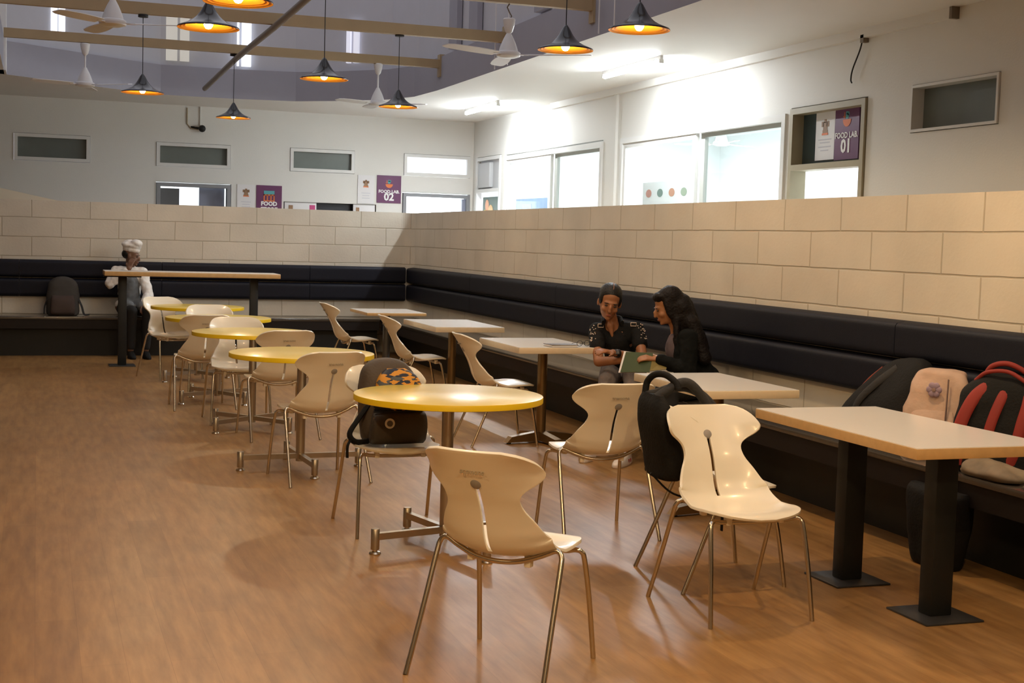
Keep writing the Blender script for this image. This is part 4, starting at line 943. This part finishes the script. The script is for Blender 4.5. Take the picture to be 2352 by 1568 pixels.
torso = [('e', tuple(hipc), (.155, .12, .09), (0, 0, R(-19))), ('c', tuple(hipc), (4.05, 9.22, .80), .105, .105), ('e', (4.03, 9.18, .82), (.15, .095, .11), (0, 0, R(-19))), ('c', tuple(shL), tuple(shR), .045, .045), ('c', (3.99, 9.16, .86), tuple(nk), .060, .046), ('c', tuple(nk), tuple(hc + V3(.01, .03, -.06)), .045, .044), ('c', (3.945, 9.10, .91), (3.958, 9.080, .825), .026, .008)]
arms = [('c', tuple(shL), tuple(elL), .044, .036), ('c', tuple(shR), tuple(elR), .044, .036), ('c', tuple(elL), tuple(wrL), .037, .024), ('c', tuple(elR), tuple(wrR), .037, .024)]
hands = hand_prims(wrL, (wrL - elL), (0, .2, -1), .95, .5, -1) + hand_prims(wrR, (wrR - elR), (.1, .3, -1), .95, .5, 1)
rl(blob('body', hp + torso + arms + legs + hands, M_skin1, t, .0075, 3))
face_parts(lambda *a: tuple(Vector(P1(*a)) - O), F1, t, 1.06)
e1 = F1.to_euler()
def he(P, rotM, x, y, z, a, b_, c_): return ('e', P(x, y, z), (a, b_, c_), tuple(rotM.to_euler()))
rl(tube('hair_parting', [P1(0, .066 - .004, .112), P1(0, .035, .131), P1(0, .0, .138)], .0022, M_skin1, t, 6))
hair1 = rl(blob('hair', [he(P1, F1, 0, -.025, .055, .084, .102, .074), he(P1, F1, .062, .002, .025, .019, .046, .055), he(P1, F1, -.062, .002, .025, .019, .046, .055), he(P1, F1, 0, -.06, -.01, .068, .055, .07), he(P1, F1, 0, -.11, -.01, .04, .03, .04)], M_hair, t, .008, 3))
shirt = [('e', tuple(hipc + V3(-.02, -.02, .05)), (.150, .115, .09), (0, 0, R(-19))), ('c', tuple(hipc + V3(-.02, -.02, .04)), (4.05, 9.22, .80), .116, .116), ('e', (4.03, 9.185, .825), (.162, .102, .112), (0, 0, R(-19))), ('c', (4.01, 9.12, .78), (4.07, 9.20, .63), .085, .105), ('c', tuple(shL), tuple(shR), .055, .055), ('c', tuple(shL), tuple(shL.lerp(elL, .52)), .056, .056), ('c', tuple(shR), tuple(shR.lerp(elR, .52)), .056, .056)]
rl(blob('shirt', shirt, M_bshirt, t, .010, 3, wrinkle=.006))
rl(tube('collar', spline([(3.90, 9.12, .925), (3.93, 9.19, .955), (3.99, 9.215, .96), (4.05, 9.17, .955), (4.035, 9.09, .925)], 6), .014, M_bshirt, t, 10, flat=1.6))
bm = bmesh.new(); random.seed(4)
for sh_, el_ in ((shL, elL), (shR, elR)):
    ax = (el_ - sh_).normalized()
    for k in range(26):
        u = random.uniform(.0, .5); a = random.uniform(-1.3, 1.3)
        out = (V3(-.40, -.90, .1) * math.cos(a) + (r1 * (1 if sh_ is shR else -1)) * abs(math.sin(a)) + V3(0, 0, .35)); out = (out - ax * out.dot(ax)).normalized()
        p = sh_.lerp(el_, u) + out * .058
        bmesh.ops.create_icosphere(bm, subdivisions=1, radius=.0042, matrix=Matrix.Translation(p))
rl(bm_obj('studs', bm, M_stud, t))
for sh_ in (shL, shR):
    q = sh_ + V3(-.02, -.05, .035) + (V3(.03, -.01, 0) if sh_ is shL else V3(-.03, 0, 0))
    rl(tube('shoulder_buckle', [q - r1 * .020 + V3(0, 0, .012), q + r1 * .020 + V3(0, 0, .012), q + r1 * .020 - V3(0, 0, .012), q - r1 * .020 - V3(0, 0, .012), q - r1 * .020 + V3(0, 0, .012)], .003, M_stud, t, 6))
rl(blob('trousers', [('e', tuple(hipc + V3(0, 0, -.01)), (.165, .135, .085), (0, 0, R(-19)))] + [(q[0], q[1], q[2], q[3] + .012, q[4] + .012) for q in legs[:2]] + [('c', tuple(kL), tuple(kL.lerp(aL, .85)), .062, .050), ('c', tuple(kR), tuple(kR.lerp(aR, .85)), .062, .050)], M_greypant, t, .010, 3, wrinkle=.006))
rl(tube('smartwatch', [wrR.lerp(elR, .10), wrR.lerp(elR, .20)], .030, M_blk, t, 16))
rl(box('watch_face', (-.018, -.006, -.018), (.018, .006, .018), M_dk, t, bevel=.004, loc=tuple(wrR.lerp(elR, .15) + V3(-.012, -.028, .012)), rot=(R(-20), 0, R(-20))))
shoe(t, aL - O + V3(.03, .03, 0), V3(3.53, 8.54, 0) - O, M_shoe); shoe(t, aR - O + V3(.03, .04, 0), V3(3.66, 8.28, 0) - O, M_shoe, True)
# ---- woman in the black hooded jacket ---------------------------------------------------
t = thing('person', 'woman with long dark hair in a black jacket, in profile reading a green folder', 'person', (4.30, 8.40, 0)); O = V3(4.30, 8.40, 0)
hc = V3(4.095, 8.462, 1.085); F2 = frame((-.90, .22, -.36)); hp, P2, _ = head_prims(hc, F2, 1.02)
hipc = V3(4.33, 8.40, .57); nk = V3(4.165, 8.46, .935)
shN, shF = V3(4.175, 8.29, .885), V3(4.255, 8.60, .88); elN, elF = V3(4.16, 8.235, .655), V3(4.22, 8.61, .665); wrN, wrF = V3(3.985, 8.365, .735), V3(4.03, 8.47, .72)
kN, kF = V3(3.94, 8.08, .53), V3(3.98, 8.22, .53); aN, aF = V3(3.97, 7.98, .10), V3(4.0, 8.16, .10)
legs = [('c', (4.30, 8.31, .56), tuple(kN), .080, .056), ('c', (4.32, 8.47, .56), tuple(kF), .080, .056), ('c', tuple(kN), tuple(aN), .052, .036), ('c', tuple(kF), tuple(aF), .052, .036)]
torso = [('e', tuple(hipc), (.12, .155, .09)), ('c', tuple(hipc), (4.22, 8.44, .80), .10, .10), ('e', (4.20, 8.44, .82), (.095, .14, .11)), ('c', tuple(shN), tuple(shF), .045, .045), ('c', (4.19, 8.45, .86), tuple(nk), .058, .045), ('c', tuple(nk), tuple(hc + V3(.03, -.01, -.05)), .044, .044)]
arms = [('c', tuple(shN), tuple(elN), .044, .036), ('c', tuple(shF), tuple(elF), .044, .036), ('c', tuple(elN), tuple(wrN), .036, .023), ('c', tuple(elF), tuple(wrF), .036, .023)]
hands = hand_prims(wrN, (-.85, .30, .05), (.1, .5, -.8), .95, .55, -1) + hand_prims(wrF, (-.9, -.1, 0), (.1, -.5, -.8), .95, .5, 1)
rl(blob('body', hp + torso + arms + legs + hands, M_skin2, t, .0075, 3))
face_parts(lambda *a: tuple(Vector(P2(*a)) - O), F2, t, 1.02)
rl(blob('hair', [he(P2, F2, 0, -.030, .045, .090, .098, .090), he(P2, F2, 0, .035, .080, .070, .050, .035), he(P2, F2, .070, .000, -.005, .022, .045, .085), he(P2, F2, -.070, .000, -.005, .022, .045, .085), ('c', (4.17, 8.44, 1.08), (4.30, 8.40, .80), .100, .085), ('c', (4.22, 8.36, .98), (4.30, 8.30, .74), .060, .055), ('c', (4.125, 8.385, 1.02), (4.12, 8.355, .83), .026, .018)], M_hair2, t, .009, 3, wrinkle=.007))
jk = [('e', tuple(hipc + V3(0, 0, .03)), (.135, .165, .10)), ('c', tuple(hipc), (4.235, 8.44, .80), .120, .120), ('e', (4.225, 8.44, .82), (.110, .160, .118)), ('c', tuple(shN), tuple(shF), .060, .060), ('c', (4.23, 8.44, .90), (4.26, 8.43, .93), .075, .060), ('c', (4.155, 8.37, .86), (4.17, 8.34, .62), .052, .058)] + [('c', tuple(a), tuple(b_), .062, .052) for a, b_ in ((shN, elN), (shF, elF))] + [('c', tuple(a), tuple(a.lerp(b_, .88)), .052, .040) for a, b_ in ((elN, wrN), (elF, wrF))]
rl(blob('jacket', jk, M_hoodie, t, .010, 3, wrinkle=.008))
rl(blob('printed_top', [('e', (4.135, 8.43, .80), (.050, .085, .10)), ('e', (4.16, 8.42, .70), (.055, .09, .07))], M_tee, t, .010, 3, wrinkle=.004))
rl(blob('trousers', [(q[0], q[1], q[2], q[3] + .012, q[4] + .012) for q in legs[:2]] + [('c', tuple(kN), tuple(kN.lerp(aN, .9)), .060, .048), ('c', tuple(kF), tuple(kF.lerp(aF, .9)), .060, .048)], M_bpant, t, .010, 3, wrinkle=.005))
shoe(t, aN - O + V3(.03, .03, 0), aN - O + V3(-.17, -.06, 0), M_blkn); shoe(t, aF - O + V3(.03, .03, 0), aF - O + V3(-.17, 0, 0), M_blkn)
def slab(name, q, th, m, parent=None):
    q = [Vector(p) for p in q]; n_ = (q[1] - q[0]).cross(q[3] - q[0]).normalized() * th; bm = bmesh.new()
    a = [bm.verts.new(p) for p in q]; b_ = [bm.verts.new(p + n_) for p in q]
    bm.faces.new(a[::-1]); bm.faces.new(b_)
    for k in range(4): bm.faces.new((a[k], a[(k + 1) % 4], b_[(k + 1) % 4], b_[k]))
    return bm_obj(name, bm, m, parent)
fd = thing('folder', 'green and yellow folder of papers held open between the two women', 'folder', (0, 0, 0))
slab('green_cover', [(3.749, 8.446, .632), (3.915, 8.336, .642), (3.959, 8.383, .768), (3.806, 8.49, .768)], .005, M_green, fd)
slab('yellow_cover', [(3.917, 8.336, .650), (4.021, 8.30, .665), (4.059, 8.346, .742), (3.957, 8.383, .755)], .005, M_yelf, fd)
slab('papers', [(3.742, 8.462, .628), (3.905, 8.352, .640), (3.948, 8.398, .762), (3.800, 8.508, .770)], .004, M_paper, fd)
# ---- chef at the bar table ----------------------------------------------------------------
t = thing('person', 'chef in white jacket and cap and grey apron, sitting on the far bench', 'person', (1.08, 16.95, 0)); O = V3(1.08, 16.95, 0)
hc = V3(1.075, 16.92, 1.195); F3 = frame((.90, -.36, -.16)); hp, P3, _ = head_prims(hc, F3, 1.03)
hipc = V3(1.06, 17.02, .57); nk = V3(1.07, 16.97, 1.05)
shL, shR = V3(.90, 16.99, 1.0), V3(1.21, 16.96, .99); elL, elR = V3(.83, 16.80, .86), V3(1.27, 16.80, .73); wrL, wrR = V3(1.04, 16.72, 1.045), V3(1.20, 16.60, .62)
kL, kR = V3(1.06, 16.52, .55), V3(1.24, 16.50, .55); aL, aR = V3(1.05, 16.50, .10), V3(1.22, 16.48, .10)
legs = [('c', (1.0, 17.0, .56), tuple(kL), .085, .060), ('c', (1.14, 17.0, .56), tuple(kR), .085, .060), ('c', tuple(kL), tuple(aL), .055, .038), ('c', tuple(kR), tuple(aR), .055, .038)]
torso = [('e', tuple(hipc), (.165, .12, .09)), ('c', tuple(hipc), (1.06, 17.0, .88), .115, .12), ('e', (1.06, 16.99, .92), (.165, .10, .12)), ('c', tuple(shL), tuple(shR), .052, .052), ('c', (1.065, 16.98, .96), tuple(nk), .065, .052), ('c', tuple(nk), tuple(hc + V3(-.01, .02, -.05)), .052, .052)]
arms = [('c', tuple(shL), tuple(elL), .05, .042), ('c', tuple(shR), tuple(elR), .05, .042), ('c', tuple(elL), tuple(wrL), .042, .028), ('c', tuple(elR), tuple(wrR), .042, .028)]
hands = hand_prims(wrL, (.25, .30, .75), (.3, .6, -.1), 1.0, .6, 1) + hand_prims(wrR, (-.1, -.7, -.4), (0, 0, -1), 1.0, .4, 1)
rl(blob('body', hp + torso + arms + legs + hands, M_skin3, t, .009, 3))
face_parts(lambda *a: tuple(Vector(P3(*a)) - O), F3, t, 1.03)
rl(blob('hair', [he(P3, F3, 0, -.045, .010, .082, .070, .062)], M_hair, t, .010, 2))
rl(blob('chef_cap', [he(P3, F3, 0, -.010, .070, .090, .105, .045), he(P3, F3, 0, -.02, .115, .105, .120, .045), he(P3, F3, .02, .045, .155, .075, .065, .045), he(P3, F3, -.02, -.05, .135, .08, .07, .045)], M_chefw, t, .010, 3, wrinkle=.008))
jk = [('e', tuple(hipc + V3(0, 0, .03)), (.165, .125, .09)), ('c', tuple(hipc), (1.06, 17.0, .88), .128, .132), ('e', (1.06, 16.99, .92), (.18, .112, .125)), ('c', tuple(shL), tuple(shR), .066, .066), ('c', (1.065, 16.98, .98), (1.07, 16.975, 1.03), .075, .062)] + [('c', tuple(a), tuple(b_), .068, .060) for a, b_ in ((shL, elL), (shR, elR))] + [('c', tuple(a), tuple(a.lerp(b_, .80)), .060, .048) for a, b_ in ((elL, wrL), (elR, wrR))]
rl(blob('jacket', jk, M_chefw, t, .011, 3, wrinkle=.012))
rl(blob('apron', [('c', (1.07, 16.93, .62), (1.08, 16.92, .88), .118, .085), ('c', (1.0, 16.93, .60), (1.04, 16.62, .60), .080, .065), ('c', (1.14, 16.93, .60), (1.19, 16.62, .60), .080, .065)], M_apron, t, .011, 3, wrinkle=.008))
rl(blob('trousers', [(q[0], q[1], q[2], q[3] + .008, q[4] + .008) for q in legs[:2]] + [('c', tuple(kL), tuple(kL.lerp(aL, .92)), .066, .052), ('c', tuple(kR), tuple(kR.lerp(aR, .92)), .066, .052)], M_bpant, t, .011, 3))
shoe(t, aL - O + V3(0, .04, 0), aL - O + V3(.02, -.20, 0), M_blkn); shoe(t, aR - O + V3(0, .04, 0), aR - O + V3(.02, -.20, 0), M_blkn)
